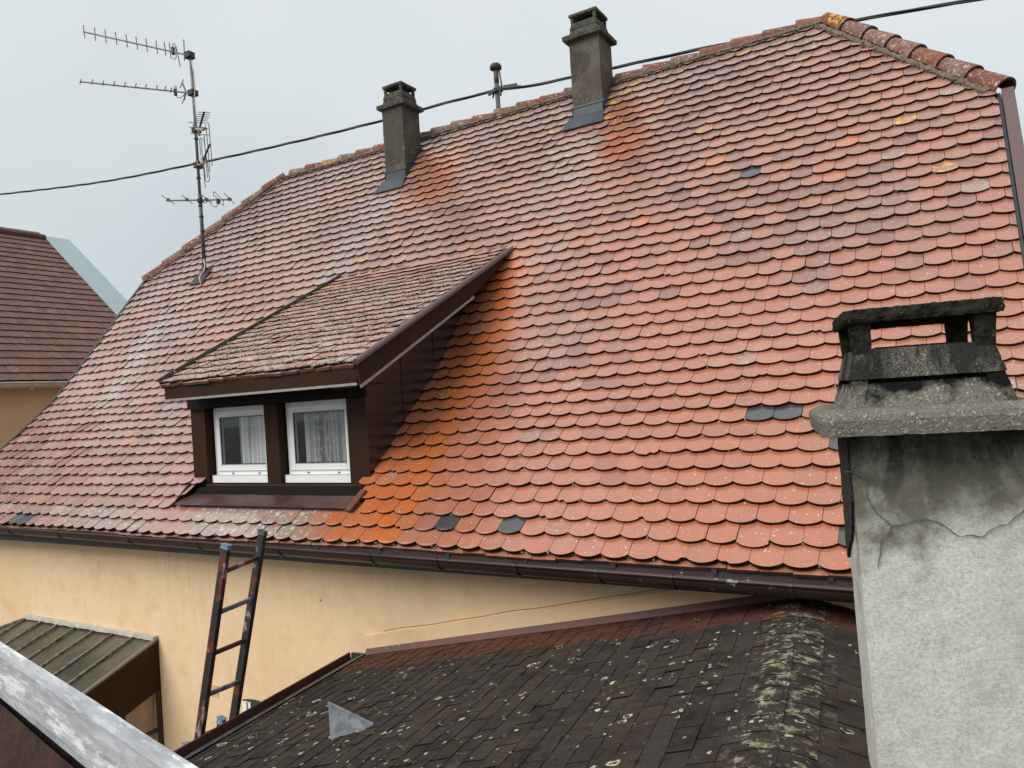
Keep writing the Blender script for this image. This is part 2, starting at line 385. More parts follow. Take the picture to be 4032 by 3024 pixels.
def colmain(s, t, n, i, rnd):
    k = 44-t/E_
    r = min(1, max(0, .5+.17*rnd.gauss(0, 1)+.5*N3(s, t, 3, .7)))
    r = max(0, r-.38*max(0, 1-k/26)-.12*max(0, min(1, (-s-4)/5)))
    if rnd.random() < .04: r = max(0, r-.4)
    g = 0.; wv = 0.; a = 0.
    nn = N3(s, t, 9, 1.7)
    def band(x0, x1, k0, k1, soft=.15, ks=2):
        fx = min(1, max(0, (s-x0)/soft+.5))*min(1, max(0, (x1-s)/soft+.5)); fk = min(1, max(0, (k-k0)/ks+.5))*min(1, max(0, (k1-k)/ks+.5)); return fx*fk
    g += .75*band(-6.75, -6.1, 8, 22)*(.6+nn) + .55*band(-3.95, -3.25, 6, 21)*(.6+nn) + .75*band(-9.75, -9.35, 17, 31)*(.6+nn)
    g += .5*band(-11, -4.3, 42, 46, .5, 1)*(.5+nn*1.4) + .9*band(-5.9, -4.6, 42, 46, .4, 1)*(.8+nn*.6) + .35*band(-9.7, -6.6, 30, 40, .8)*(nn*1.8)
    g += max(0, .35*(N3(s, t, 21, 1.1)-.15))+ (.3 if rnd.random() < .02 else 0)
    g += .25*band(-11, -7, 0, 30, 1)*(.3+nn)
    if k < 5: g += .35*(1-k/5)
    g += .16*min(1, max(0, (-s-3)/5)) + .10*min(1, max(0, (20-k)/20))  # pale sky sheen and age painted in toward the left end
    wv += .8*band(-6.1, -5.3, 2, 11, .3)*(.7+nn) + .75*band(-3.25, -2.6, 3, 11, .3)*(.7+nn) + .6*band(-9.35, -8.9, 15, 18, .2)  # reflections of the stacks painted in as orange beside them
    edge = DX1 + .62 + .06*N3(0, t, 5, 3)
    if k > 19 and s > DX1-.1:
        wv += .95*min(1, max(0, (edge+.14-s)/.26))*min(1, (k-18)/3)  # orange stain; the cheek mirrored in the tiles is painted into it
    wv += .8*band(-5.4, -3.75, 41.5, 45, .5, 1)*(.6+nn)
    wv += .5*min(1, max(0, (k-24)/16))*min(1, max(0, (s+4.6)/3))  # orange painted in at lower right, where the tiles mirror less sky
    for k0, x0 in DARK:
        if near(s, t, k0, x0): a = 1.; g = 0; wv = 0
    for k0, x0 in BRIG:
        if near(s, t, k0, x0): a = .5; g = 0; wv = 0
    if a == 0:
        yl = band(-6.9, -6.5, 2, 8) + band(-6.1, -5.9, 5, 8)+band(-4.0, -3.75, 2, 6)+band(-3.35, -3.1, 1, 6)+(band(-11, .5, -2, 1.5)*.4)+band(-3.9, -3.5, 24, 26)*0
        if rnd.random() < .3*yl or rnd.random() < .002 or (s > -.3 and rnd.random() < .02): a = .2
        if s > .0 and rnd.random() < .06: g += .6
    return (r, min(1, max(0, g)), min(1, max(0, wv)), a)

# ================================================================== MAIN HOUSE
house = empty('house', (-5.2, .25, -6)); tag(house, 'big house with steep red beaver-tail tile roof, brown dormer and yellow wall', 'house')
YR, ZR = FR(0, TRID).y, FR(0, TRID).z
# structure below the tiles
d = B(); ts = [0, .5, 1, 1.5, 1.8, 2.1, 2.4, 2.7, 3.5, THIP]
TD0, TD1 = k2t(39.6), k2t(21.5); ts = sorted(set(ts+[TD0, TD1]))
for a, b_ in zip(ts[:-1], ts[1:]):
    segs = [(None, None)] if not (a >= TD0-1e-6 and b_ <= TD1+1e-6) else [(None, DX0+.06), (DX1-.06, None)]
    for l_, r_ in segs:
        d.poly([FR(xlo(a) if l_ is None else l_, a, -.01), FR(xhi(a) if r_ is None else r_, a, -.01), FR(xhi(b_) if r_ is None else r_, b_, -.01), FR(xlo(b_) if l_ is None else l_, b_, -.01)])
d.poly([FR(xlo(THIP), THIP, -.01), FR(xhi(THIP), THIP, -.01), FR(-1.0, TRID, -.01), FR(-8.98, TRID, -.01)])
def mir(v): return Vector((v.x, 2*YR-v.y, v.z))
bl, br, hl, hr = [mir(FR(x_, t_, -.01)) for x_, t_ in ((-10.86, 0), (.4, 0), (-10.86, THIP), (.4, THIP))]
RL, RRt = FR(-8.98, TRID, -.01), FR(-1.0, TRID, -.01)
d.poly([br, bl, hl, RL, RRt, hr]); d.poly([FR(-10.86, THIP, -.01), RL, hl]); d.poly([FR(.4, THIP, -.01), hr, RRt])
roof = d.build('roof', DECK, house)
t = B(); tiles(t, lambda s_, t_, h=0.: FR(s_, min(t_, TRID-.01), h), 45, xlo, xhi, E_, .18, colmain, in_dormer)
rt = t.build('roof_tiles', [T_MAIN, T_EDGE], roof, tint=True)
# course of straight under-tiles at the eave
t = B(); tiles(t, lambda s, tt, h: FR(s, tt-.028, h-.022), 1, xlo, xhi, E_, .18, lambda s, tt, n, i, r_: (r_.random(), .5 if s < -3.9 else .15, .4, 0), straight=True, rowoff=lambda n: .05, h0=.03)
t.build('eave_tiles', [T_MAIN, T_EDGE2], roof, tint=True)
# walls
wl = B(); wl.box((-10.7, .25, -6), (.28, .60, -.04))
gl = [(-10.7, .6, -6), (-10.7, .6, .3), FR(-10.7, 1.2, -.08), FR(-10.7, THIP, -.08), mir(FR(-10.7, THIP, -.08)), mir(FR(-10.7, 1.2, -.08)), (-10.7, 2*YR-.6, -6)]
wl.prism(gl, (.25, 0, 0)); wl.prism([Vector(p)+Vector((10.73, 0, 0)) for p in gl], (.25, 0, 0))
wl.box((-10.7, 2*YR-.6, -6), (.28, 2*YR-.25, -.04))
wl.build('wall', W_YEL, house)
# small crack line, stain plates on wall are in the material; metal patch plate
p = B(); q0 = UY(450, 1478, .247); q1 = UY(472, 1505, .247); p.box((q0.x, .243, q1.z), (q1.x, .2495, q0.z)); p.build('access_plate', plain('painted plate', (.6, .38, .2), .7, .1), house, bevel=.003)
def specks(n, F, fpos, size, name, mat, parent, seed=1):
    rr = random.Random(seed); q = B()
    for i in range(n):
        c = fpos(rr)
        if c is None: continue
        for j in range(rr.choice((1, 1, 2, 3))):
            z_ = size*(.5+rr.random()); p_ = c+Vector((rr.gauss(0, size*1.4), 0, rr.gauss(0, size*.7))); k = len(q.v)
            q.v += [tuple(p_+Vector((rr.uniform(-1, 1), rr.uniform(-1, 1), rr.uniform(-1, 1)))*z_) for _ in range(4)]
            for f in ((0, 1, 2), (0, 3, 1), (1, 3, 2), (0, 2, 3)): q.f.append(tuple(k+g for g in f)); q.m.append(0); q.t.append((0, 0, 0, 0))
    o = q.build(name, mat, parent); o['kind'] = 'stuff'; return o
def fp_main(rr):
    n = rr.randrange(0, 45); t_ = n*E_; s_ = rr.uniform(xlo(t_)+.05, xhi(t_)-.05)
    if in_dormer(s_, t_) : return None
    if rr.random() < .6: i_ = round((s_-(.09 if n % 2 else 0))/.18); s_ = i_*.18+(.09 if n % 2 else 0)+rr.gauss(0, .012)
    if N3(s_, t_, 4, 1.3) < rr.uniform(-.5, .5): return None
    return FR(s_, t_-.005+rr.gauss(0, .006), .032+rr.random()*.012)
LITTER = plain('pale dry moss crumbs', (.55, .52, .45), .95, .5, 60, c2=(.2, .19, .15))
specks(11000, FR, fp_main, .0065, 'moss_crumbs', LITTER, roof)
# ridge and hip tiles
def ridge_tile(a, b_, r0, r1, nm='ridge_tile', up=Vector((0, 0, 1)), seed=0, yl=0.):
    a = Vector(a); b_ = Vector(b_); dd = (b_-a).normalized(); sd_ = dd.cross(up).normalized(); u_ = sd_.cross(dd)
    q = B(); n = 10; rr_ = random.Random(seed); rn = rr_.random(); ti = (rn, .35*rr_.random()*(rr_.random() < .5), .05, .2 if rr_.random() < yl else 0)
    secs = [(0, r0), (.03, r0), (.12, r0*.97), (1, r1)]
    rings = []
    for fr, r in secs:
        c = a+(b_-a)*fr
        rings.append([c + sd_*math.cos(R(-8+196*j/n))*r*1.02 + u_*(math.sin(R(-8+196*j/n))*r) for j in range(n+1)])
    inn = [[c+(x_-c)*.84 for x_ in ring] for ring, c in zip(rings, [a+(b_-a)*fr for fr, _ in secs])]
    for i in range(len(secs)-1):
        for j in range(n):
            q.poly([rings[i][j], rings[i+1][j], rings[i+1][j+1], rings[i][j+1]], 0, ti)
            q.poly([inn[i][j+1], inn[i+1][j+1], inn[i+1][j], inn[i][j]], 1, ti)
    for j in range(n):
        q.poly([rings[0][j+1], inn[0][j+1], inn[0][j], rings[0][j]], 1, ti); q.poly([rings[-1][j], inn[-1][j], inn[-1][j+1], rings[-1][j+1]], 1, ti)
    for jj in (0, n):
        for i in range(len(secs)-1): q.poly([rings[i][jj], inn[i][jj], inn[i+1][jj], rings[i+1][jj]], 1, ti)
    o = q.build(nm, [T_RIDGE, T_EDGE2], roof, tint=True)
    return o
rz = ZR+.012
xx = -2.649-.345*18; i = 0
xe = -1.02
while xx < xe-.1:
    x1 = min(xx+.375, xe+.03); 
    if xx > -9.1: ridge_tile((xx, YR, rz+.006*math.sin(i*2.3)), (x1, YR, rz+.006*math.sin(i*1.7)-.014), .092, .070, seed=i, yl=.1)
    xx += .345; i += 1
def hipline(p0, p1, n, nm, yl):
    p0 = Vector(p0); p1 = Vector(p1)   # p0 top, p1 bottom; lower end is the wide one
    for j in range(n):
        a = p0+(p1-p0)*((j+1.08)/n); b_ = p0+(p1-p0)*(j/n); ridge_tile(a, b_, .108, .08, nm, seed=50+j*7, yl=yl)
hipline(FR(-.98, TRID, .02), FR(.44, THIP+.05, .0), 7, 'hip_tile', .3)
hipline(FR(-8.99, TRID, .02), FR(-10.9, THIP, .0), 7, 'hip_tile', .1)
mo = B()
def mortar(a, b_, n, wdt):
    a = Vector(a); b_ = Vector(b_); 
    for j in range(n):
        c = a+(b_-a)*((j+.5)/n); s_ = wdt*(.8+.5*random.random()); q = Matrix.Rotation(random.random()*6, 3, Vector((random.random(), random.random(), 1)).normalized())
        mo.obox(c+Vector([random.gauss(0, .008) for _ in range(3)]), [q @ Vector((s_*1.3, 0, 0)), q @ Vector((0, s_, 0)), q @ Vector((0, 0, s_*.8))])
mortar(FR(-8.95, TRID-.085, .045), FR(-1.02, TRID-.085, .045), 700, .010)
mortar(FR(-8.95, TRID-.105, .04), FR(-1.02, TRID-.105, .04), 500, .008)
for k_ in (.03, .05): mortar(FR(-1.05-k_, TRID-.08, .04), FR(.38-k_*1.3, THIP+.0-k_*.3, .04), 100, .009)
for k_ in (.03, .05): mortar(FR(-8.93+k_, TRID-.08, .04), FR(-10.8+k_*1.3, THIP+.0-k_*.3, .04), 100, .009)
mo.build('ridge_mortar', MORTAR, roof)['kind'] = 'stuff'
def mstrip(pts, w_, h_):
    b = B()
    for a, c_ in zip(pts[:-1], pts[1:]): b.bar(a, c_, w_, h_, up=(0, -.78, .63))
    b.build('mortar_bed', MORTAR, roof, rough=(.025, .016, 18))
mstrip([FR(-8.95, TRID-.07, .045), FR(-1.02, TRID-.07, .045)], .05, .045)
mstrip([FR(-1.06, TRID-.09, .035), FR(.33, THIP+.0, .035)], .045, .045)
mstrip([FR(-8.92, TRID-.09, .035), FR(-10.78, THIP+.0, .035)], .045, .045)
# verge trims
v = B(); ts2 = [-.03, .5, 1., 1.5, 1.8, 2.1, 2.4, 2.8, 3.6, THIP-.02]
for a, b_ in zip(ts2[:-1], ts2[1:]):
    for x0, x1, h1 in ((-10.93, -10.87, .05),):
        v.prism([FR(x0, a, -.12), FR(x0, a, h1), FR(x0, b_, h1), FR(x0, b_, -.12)], (x1-x0, 0, 0))
v.build('verge_trim', plain('dark verge metal', (.03, .03, .03), .5, .2), roof)
v = B()
for a, b_ in zip(ts2[:-1], ts2[1:]):
    v.prism([FR(.43, a, -.14), FR(.43, a, .055), FR(.43, b_, .055), FR(.43, b_, -.14)], (.085, 0, 0))
v.build('verge_trim', plain('mauve brown verge metal', (.13, .085, .08), .4, .15), roof)
v = B()
for a, b_ in zip(ts2[:-1], ts2[1:]):
    v.prism([FR(.395, a, -.14), FR(.395, a, .02), FR(.395, b_, .02), FR(.395, b_, -.14)], (.03, 0, 0))
v.build('verge_flashing', ZINC_D, roof)
# ------------------------------------------------------------------ gutter
gt = B()
def gz(x_): return .012 - .0075*(x_+9) 
def gutter_section(c, r=.075, lip=.012):
    pts = []
    for j in range(11):
        a = math.pi + math.pi*j/10; pts.append((c[0]+math.cos(a)*r, c[1]+math.sin(a)*r*.95))
    return pts
xs_ = [-11.0+.5*i for i in range(23)]+[.42]
for x0, x1 in zip(xs_[:-1], xs_[1:]):
    for th_, inv in ((0, 0), (.005, 1)):
        s0 = gutter_section((-.085, gz(x0)-.005), .078-th_); s1 = gutter_section((-.085, gz(x1)-.005), .078-th_)
        for (a, b_), (c, d_) in zip(zip(s0[:-1], s0[1:]), zip(s1[:-1], s1[1:])):
            gt.poly([(x0, *a), (x1, *c), (x1, *d_), (x0, *b_)])
gt.tube([(x_, -.166, gz(x_)-.0) for x_ in xs_], .0105, 8)
gut = gt.build('gutter', GUT, house, smooth=True)
for bx_ in (-10.4, -9.6, -8.7, -7.77, -6.62, -5.64, -4.67, -3.73, -3.14, -2.52, -1.95, -1.49, -.84, -.2):
    bk = B(); z0 = gz(bx_)-.005
    pts = [(bx_, -.085+math.cos(math.pi+math.pi*j/10)*.083, z0+math.sin(math.pi+math.pi*j/10)*.080) for j in range(11)]
    for a, b_ in zip(pts[:-1], pts[1:]): bk.bar(a, b_, .022, .004, up=(0, 1, .3))
    bk.tube([(bx_-.012, -.166, z0+.006), (bx_+.012, -.166, z0+.006)], .014, 8)
    bk.build('gutter_bracket', GUT, gut)
for x_, z_ in ((-.05, 0), ):
    pass
fb = B(); fb.box((-10.85, .0, -.16), (.39, .02, -.005)); fb.box((-10.85, .02, -.16), (.39, .25, -.145)); fb.build('eave_board', ZINC_D, roof)
for i in range(18): 
    hk = B(); x_ = -10.6+.62*i; hk.box((x_, -.02, -.055), (x_+.03, -.003, -.01)); hk.build('gutter_hook', ZINC_D, gut)
# ------------------------------------------------------------------ roof chimneys
def cowl(parent, c, s, rot, mat, matring, matcap, rough=None, zs=1., lw=1., slab=None, soot=False, names=('crown_slab', 'cowl_base', 'cowl_ring', 'cowl_leg', 'cowl_cap')):
    """pre-cast chimney terminal standing on point c; s = half width of slab"""
    rm = Matrix.Rotation(rot, 3, 'Z'); c = Vector(c)
    def W(x_, y_, z_): return c + rm @ Vector((x_, y_, z_*zs))
    def frus(b, h0, z0, h1, z1):
        a = [W(x_*h0, y_*h0, z0) for x_, y_ in ((-1, -1), (1, -1), (1, 1), (-1, 1))]; d_ = [W(x_*h1, y_*h1, z1) for x_, y_ in ((-1, -1), (1, -1), (1, 1), (-1, 1))]
        n = len(b.v); b.v += [tuple(q) for q in a+d_]
        for f in ((3, 2, 1, 0), (4, 5, 6, 7), (0, 1, 5, 4), (1, 2, 6, 5), (2, 3, 7, 6), (3, 0, 4, 7)): b.f.append(tuple(n+i_ for i_ in f)); b.m.append(0); b.t.append((0, 0, 0, 0))
    def shell(b, h0, z0, h1, z1, tk):
        for k in range(4):
            r_ = Matrix.Rotation(k*math.pi/2, 3, 'Z')
            def Q(x_, y_, z_): return c + rm @ (r_ @ Vector((x_, y_, z_*zs)))
            b.prism([Q(-h0, -h0, z0), Q(h0, -h0, z0), Q(h1, -h1, z1), Q(-h1, -h1, z1)], (c + rm @ (r_ @ Vector((0, tk, 0)))) - c)
    s0_ = s; c0_ = c.copy()
    if slab: s = slab[1]; c = c + rm @ Vector((slab[0], 0, 0))
    b = B(); frus(b, s*.985, 0, s, .045); frus(b, s, .045, s*.985, .060); frus(b, s*.985, .060, s*.88, .078); o = b.build(names[0], mat, parent, rough=rough)
    s = s0_; c = c0_
    b = B(); shell(b, s*.745, .078, s*(.745-.09*(.72 if soot else 1)), .150 if soot else .185, .03)
    b.build(names[1], mat, parent, rough=rough)
    if soot:
        b = B(); frus(b, s*.55, .08, s*.52, .225); frus(b, s*.55, .225, s*.40, .262); b.build('flue', matcap, parent, rough=rough)
        for kk in range(4):
            r4 = Matrix.Rotation(kk*math.pi/2, 3, 'Z'); b = B(); k0, k1 = s*.745, s*.66; w2 = .045
            def Q4(x_, y_, z_): return c + rm @ (r4 @ Vector((x_, y_, z_)))
            b.prism([Q4(-k0-.004, -k0-.004, .078), Q4(-k0+w2, -k0-.004, .078), Q4(-k1+w2, -k1-.004, .18), Q4(-k1-.004, -k1-.004, .18)], rm @ (r4 @ Vector((0, .05, 0)))); b.build('cowl_rib', mat, parent, rough=rough)
    b = B(); shell(b, s*.70, .165, s*.625, .255, .028); b.build(names[2], matring, parent, rough=rough)
    for sx in (-1, 1):
        for sy in (-1, 1):
            b = B(); w0, w1 = .022*lw, .030*lw; x0, y0 = sx*(s*.62-w0), sy*(s*.62-w0); x1, y1 = sx*(s*.66-w1), sy*(s*.66-w1)
            n = len(b.v)
            b.v += [tuple(W(x0+i_*w0, y0+j_*w0, .16)) for i_, j_ in ((-1, -1), (1, -1), (1, 1), (-1, 1))] + [tuple(W(x1+i_*w1, y1+j_*w1, .345)) for i_, j_ in ((-1, -1), (1, -1), (1, 1), (-1, 1))]
            for f in ((3, 2, 1, 0), (4, 5, 6, 7), (0, 1, 5, 4), (1, 2, 6, 5), (2, 3, 7, 6), (3, 0, 4, 7)): b.f.append(f); b.m.append(0); b.t.append((0, 0, 0, 0))
            b.build(names[3], matcap, parent, rough=rough)
    b = B(); frus(b, s*.70, .338, s*.715, .35); frus(b, s*.715, .35, s*.705, .378); frus(b, s*.705, .378, s*.25, .388); b.build(names[4], matcap, parent, rough=(rough[0], rough[1]*2.2, rough[2]*.8) if rough else None)
for x0, x1, y0, y1, zt, side in CH:
    b = B(); b.box((x0, y0, 3.6), (x1, y1, zt))
    ch = b.build('chimney', STACK, house, rough=(.05, .004, 9))
    ch['label'] = 'left stained chimney stack below the ridge' if side == 'left' else 'taller right chimney stack crossing the ridge'
    cc = ((x0+x1)/2, (y0+y1)/2, zt-.002)
    sub = empty('x', (0, 0, 0)); bpy.data.objects.remove(sub)
    cowl(ch, cc, (x1-x0)/2+.06, 0, STACKTOP, STACKTOP, STACKTOP, rough=(.04, .003, 20), zs=.86, lw=.62)
    # lead flashing: front apron, sides following the slope
    fl = B(); zf = FR(0, 0).z
    def roofz(y):
        lo_, hi_ = 0, 6.6
        for _ in range(40):
            mid = (lo_+hi_)/2
            if FR(0, mid).y < y: lo_ = mid
            else: hi_ = mid
        return FR(0, lo_).z, lo_
    zf, tf = roofz(y0)
    g_ = .012
    fl.prism([(x0-g_, y0-g_, zf-.1), (x1+g_, y0-g_, zf-.1), (x1+g_, y0-g_, zf+.17), (x0-g_, y0-g_, zf+.17)], (0, g_, 0))
    fl.prism([FR(x0-.10, tf-.20, .05), FR(x1+.05, tf-.20, .05), FR(x1+.02, tf+.01, .06), FR(x0-.03, tf+.01, .06)], (0, -.006, .01))
    ym = min(y1, YR-.02)
    for xs0, sg in ((x1+.001, 1), (x0-.001, -1)):
        zb, _ = roofz(ym)
        fl.prism([(xs0, y0-g_, zf-.1), (xs0, ym, zb-.1), (xs0, ym, zb+.11), (xs0, y0-g_, zf+.17)], (sg*g_, 0, 0))
    fl.prism([(x0-.02, y0-.02, zf+.165), (x1+.02, y0-.02, zf+.165), (x1+.02, y0-.02, zf+.19), (x0-.02, y0-.02, zf+.19)], (0, .019, 0))
    fl.build('flashing', ZINC_D, ch)
# ------------------------------------------------------------------ dormer
def P0(px, py, y=DY): return UY(px, py, y)
zb = P0(427, 1046).z; zt_ = 1.1
z_l0 = P0(430, 885).z
cheeks = []
# cheeks (solid plates, sloping under the roof) -- front boards added separately
FL = UY(362, 829, FY); FRt = UY(768, 790, FY)
TR = Vector((-3.945, FR(0, k2t(18.5)).y, FR(0, k2t(18.5)).z)); TL = Vector((-6.36, TR.y, TR.z))
FL.z = FRt.z = (FL.z+FRt.z)/2; FL = Vector((-6.34, FY, FL.z)); FRt = Vector((-3.965, FY, FRt.z))
def dz(y): return FL.z+(TR.z-FL.z)*(y-FY)/(TR.y-FY)
for xc, tk in ((DX0, .05), (DX1, -.05)):
    dm = B()
    pts = [(xc, DY, zb-.1), (xc, DY, dz(DY)-.09)]
    for y in (1., 1.5, 2., 2.5): pts.append((xc, y, dz(y)-.06))
    pts += [(xc, 2.5, 2.2), (xc, 1.5, 1.0), (xc, .75, .3)]
    dm.prism([Vector(p) for p in pts], (tk, 0, 0))
    cheeks.append(dm)
zl = P0(785, 852).z   # bottom of lintel
dm_o = cheeks[1].build('dormer', BROWN_G, house); cheeks[0].build('cheek', BROWN_G, dm_o)
for ys_ in (.95, 1.45, 1.95): sm2 = B(); sm2.box((DX1, ys_, FR(0, k2t(39.7)).z+(ys_-.47)*1.05), (DX1+.005, ys_+.006, dz(ys_)-.08)); sm2.build('cladding_seam', BROWN_G, dm_o); dm_o['label'] = 'brown shed dormer with two white windows'
fr_ = B()
zwt = P0(600, 868).z; zwb = zb
posts = [(P0(415, 950).x, P0(445, 950).x), (P0(573, 950).x, P0(602, 950).x), (P0(752, 950).x, DX1)]
for a, b_ in posts:
    fr_.box((a, DY-.001 if b_ != DX1 else DY-.001, zwb-.02), (b_ - (0 if b_ != DX1 else .003), DY+.13, dz(DY)-.12))
fr_.box((posts[0][0]+.002, DY+.003, zwt-.015), (posts[2][1]-.006, DY+.12, dz(DY)-.125))
fr_.box((posts[0][0]+.002, DY+.003, zwb-.03), (posts[2][1]-.006, DY+.12, zwb+.004))
fr_.build('front_frame', BROWN, dm_o, bevel=.003)
li = B(); a = P0(412, 868); c = P0(786, 857, DY-.04)
li.box((a.x-.0, DY-.045, c.z), (DX1+.02, DY-.004, dz(DY)-.10)); li.build('lintel', BROWN_D, dm_o, bevel=.004)
# fascia + drip edge
fa = B(); fz1 = FL.z-.012; fz0 = UY(772, 830, FY).z
fa.box((FL.x+.02, FY-.0, fz0), (FRt.x-.01, FY+.02, fz1)); fa.box((FL.x+.02, FY+.02, fz0), (FRt.x-.01, DY-.05, fz0+.012))
fas = fa.build('fascia', BROWN, dm_o)
fa = B(); fa.box((FL.x+.02, FY-.008, fz0-.008), (FRt.x-.005, FY-.001, fz0+.012)); fa.build('drip_edge', DRIP, dm_o)
for i in range(5): 
    sb = B(); x_ = FL.x+.15+(FRt.x-FL.x-.25)*i/4; sb.tube([(x_, FY-.004, fz0+.05), (x_, FY+.002, fz0+.05)], .006, 8); sb.build('screw', BROWN, dm_o)
# bargeboard on the right verge
hb0 = FRt.z-UY(770, 812, FY).z
bb = B(); e0 = Vector((FRt.x, FY, FRt.z)); e1 = TR.copy(); dirv = (e1-e0).normalized()
lowr = .17
pA = e0+Vector((0, 0, -.012)); pB = e1+dirv*.05+Vector((0, 0, -.012))
bb.prism([pA, pB, pB+Vector((0, -.05, -.05)), Vector((FRt.x+.03, 1.62, dz(1.62)-lowr)), e0+Vector((0.03, 0, -lowr))], (-.018, 0, 0))
bb.prism([e0+Vector((-.02, 0, -lowr)), Vector((FRt.x-.0, 1.75, dz(1.75)-lowr)), Vector((DX1-.0, 1.75, dz(1.75)-lowr)), Vector((DX1, .0+FY, dz(FY)-lowr))], (0, 0, .01))
bb.build('bargeboard', BROWN, dm_o)
bb = B(); q1 = Vector((FRt.x+.02, 1.74, dz(1.74)-lowr)); bb.bar(e0+Vector((.03, -.005, -lowr)), q1+Vector((.012, 0, 0)), .012, .022); bb.build('drip_edge', DRIP, dm_o)
bb = B(); bb.tube([e0+Vector((.02, -.03, .02)), e1+Vector((.02, .05, .035))], .026, 10); bb.bar(e0+Vector((-.015, -.02, .025)), e1+Vector((-.015, .03, .035)), .05, .012)
bb.build('verge_capping', plain('grey brown capping', (.12, .085, .078), .33, .2, 5, spec=.6), dm_o, smooth=False)
bb = B(); l0 = Vector((FL.x, FY-.03, FL.z)); l1 = Vector((TL.x, TL.y, TL.z)); bb.bar(l0+Vector((0, 0, .015)), l1+Vector((0, 0, .02)), .02, .09); bb.build('verge_capping', plain('dark verge strip', (.055, .05, .045), .5, .3, 5), dm_o)
# dormer roof
sl = (TR.z-FL.z); dy_ = TR.y-FY; LD = math.hypot(sl, dy_); ud = Vector((0, dy_/LD, sl/LD)); nd_ = Vector((0, -sl/LD, dy_/LD))
def FD(s, t, h=0.): return Vector((s, FY, FL.z)) + ud*(t-.0) + nd_*(h)
dk = B(); dk.prism([FD(FL.x+.01, .01, -.012), FD(FRt.x-.02, .01, -.012), FD(-3.96, LD+.1, -.012), FD(-6.36, LD+.1, -.012)], nd_*(-.05))
dk.build('dormer_roof', BROWN, dm_o)
def fp_dorm(rr):
    n = rr.randrange(0, 17); s_ = rr.uniform(-6.3, -4.0); return FD(s_, n*.138-.002+rr.gauss(0, .008), .036+rr.random()*.014)
specks(5200, FD, fp_dorm, .008, 'moss_crumbs', LITTER, dm_o, 4)
def cold(s, t, n, i, rnd):
    r = min(1, max(0, .5+.3*rnd.gauss(0, 1))); g = max(0, min(1, .3*(1-t/LD)+.4*N3(s, t, 2, 2.5)+.2*rnd.random())); wv = .5*max(0, t/LD-.4)+(.5 if s > -4.6 and t < 1 else 0)*rnd.random()
    return (r, g, min(1, wv), .2 if rnd.random() < .03 else 0)
t = B(); tiles(t, FD, int(LD/.138)+2, lambda tt: -6.335, lambda tt: -3.985, .138, .18, cold, jit=1.5, rowoff=lambda n: .04+(.09 if n % 2 else 0), sag=.024, h0=.036, th=.015)
t.build('dormer_tiles', [T_DORM, T_EDGE], dm_o, tint=True)
t = B(); tiles(t, lambda s, tt, h: FD(s, tt-.02, h-.02), 1, lambda tt: -6.335, lambda tt: -3.985, .138, .18, cold, jit=2, straight=True, h0=.03, rowoff=lambda n: .1); t.build('dormer_eave_tiles', [T_DORM, T_EDGE2], dm_o, tint=True)
# apron
ap = B()
ax0, ax1 = DX0-.02, DX1+.02
zp = FR(0, k2t(39.6)).z
a1 = P0(430, 1065, DY-.02); a1.z += .028
ap.prism([(ax0, DY-.012, a1.z), (ax1, DY-.012, a1.z), (ax1, DY-.012, zb), (ax0, DY-.012, zb)], (0, .011, 0))
low = [FR(-6.40, k2t(42.0), .070), FR(-4.27, k2t(42.0), .070)]
n_ = 24; up_ = []
for i in range(n_):
    f0, f1 = i/n_, (i+1)/n_
    def AP(f, g): 
        top_ = Vector((ax0+(ax1-ax0)*f, DY-.014, a1.z)); lo_ = Vector((low[0].x-.0+(low[1].x-low[0].x+.02)*f, low[0].y, low[0].z)); p_ = top_.lerp(lo_, g)
        return p_ + Vector((0, 0, .004*N3(f*9, g*3, 1, 1.)*math.sin(g*math.pi)))
    for j in range(5): ap.poly([AP(f0, (j+1)/5), AP(f1, (j+1)/5), AP(f1, j/5), AP(f0, j/5)])
apo = ap.build('apron_flashing', APRON, dm_o, smooth=False)
bb = B(); bb.bar(FR(-6.44, k2t(42.0), .045), Vector((DX0-.03, DY-.02, FR(0, k2t(39.9)).z+.05)), .018, .03); bb.build('apron_edge', BROWN, dm_o)
bb = B(); bb.bar(FR(-4.225, k2t(42.1), .06), FR(-4.19, k2t(40.6), .06), .07, .018); bb.build('apron_side_tile', T_EDGE2, dm_o)
bb = B(); bb.bar(Vector((DX0-.03, DY-.035, a1.z+.003)), Vector((DX1+.03, DY-.035, a1.z+.003)), .03, .006); bb.build('apron_fold', APRON, dm_o)
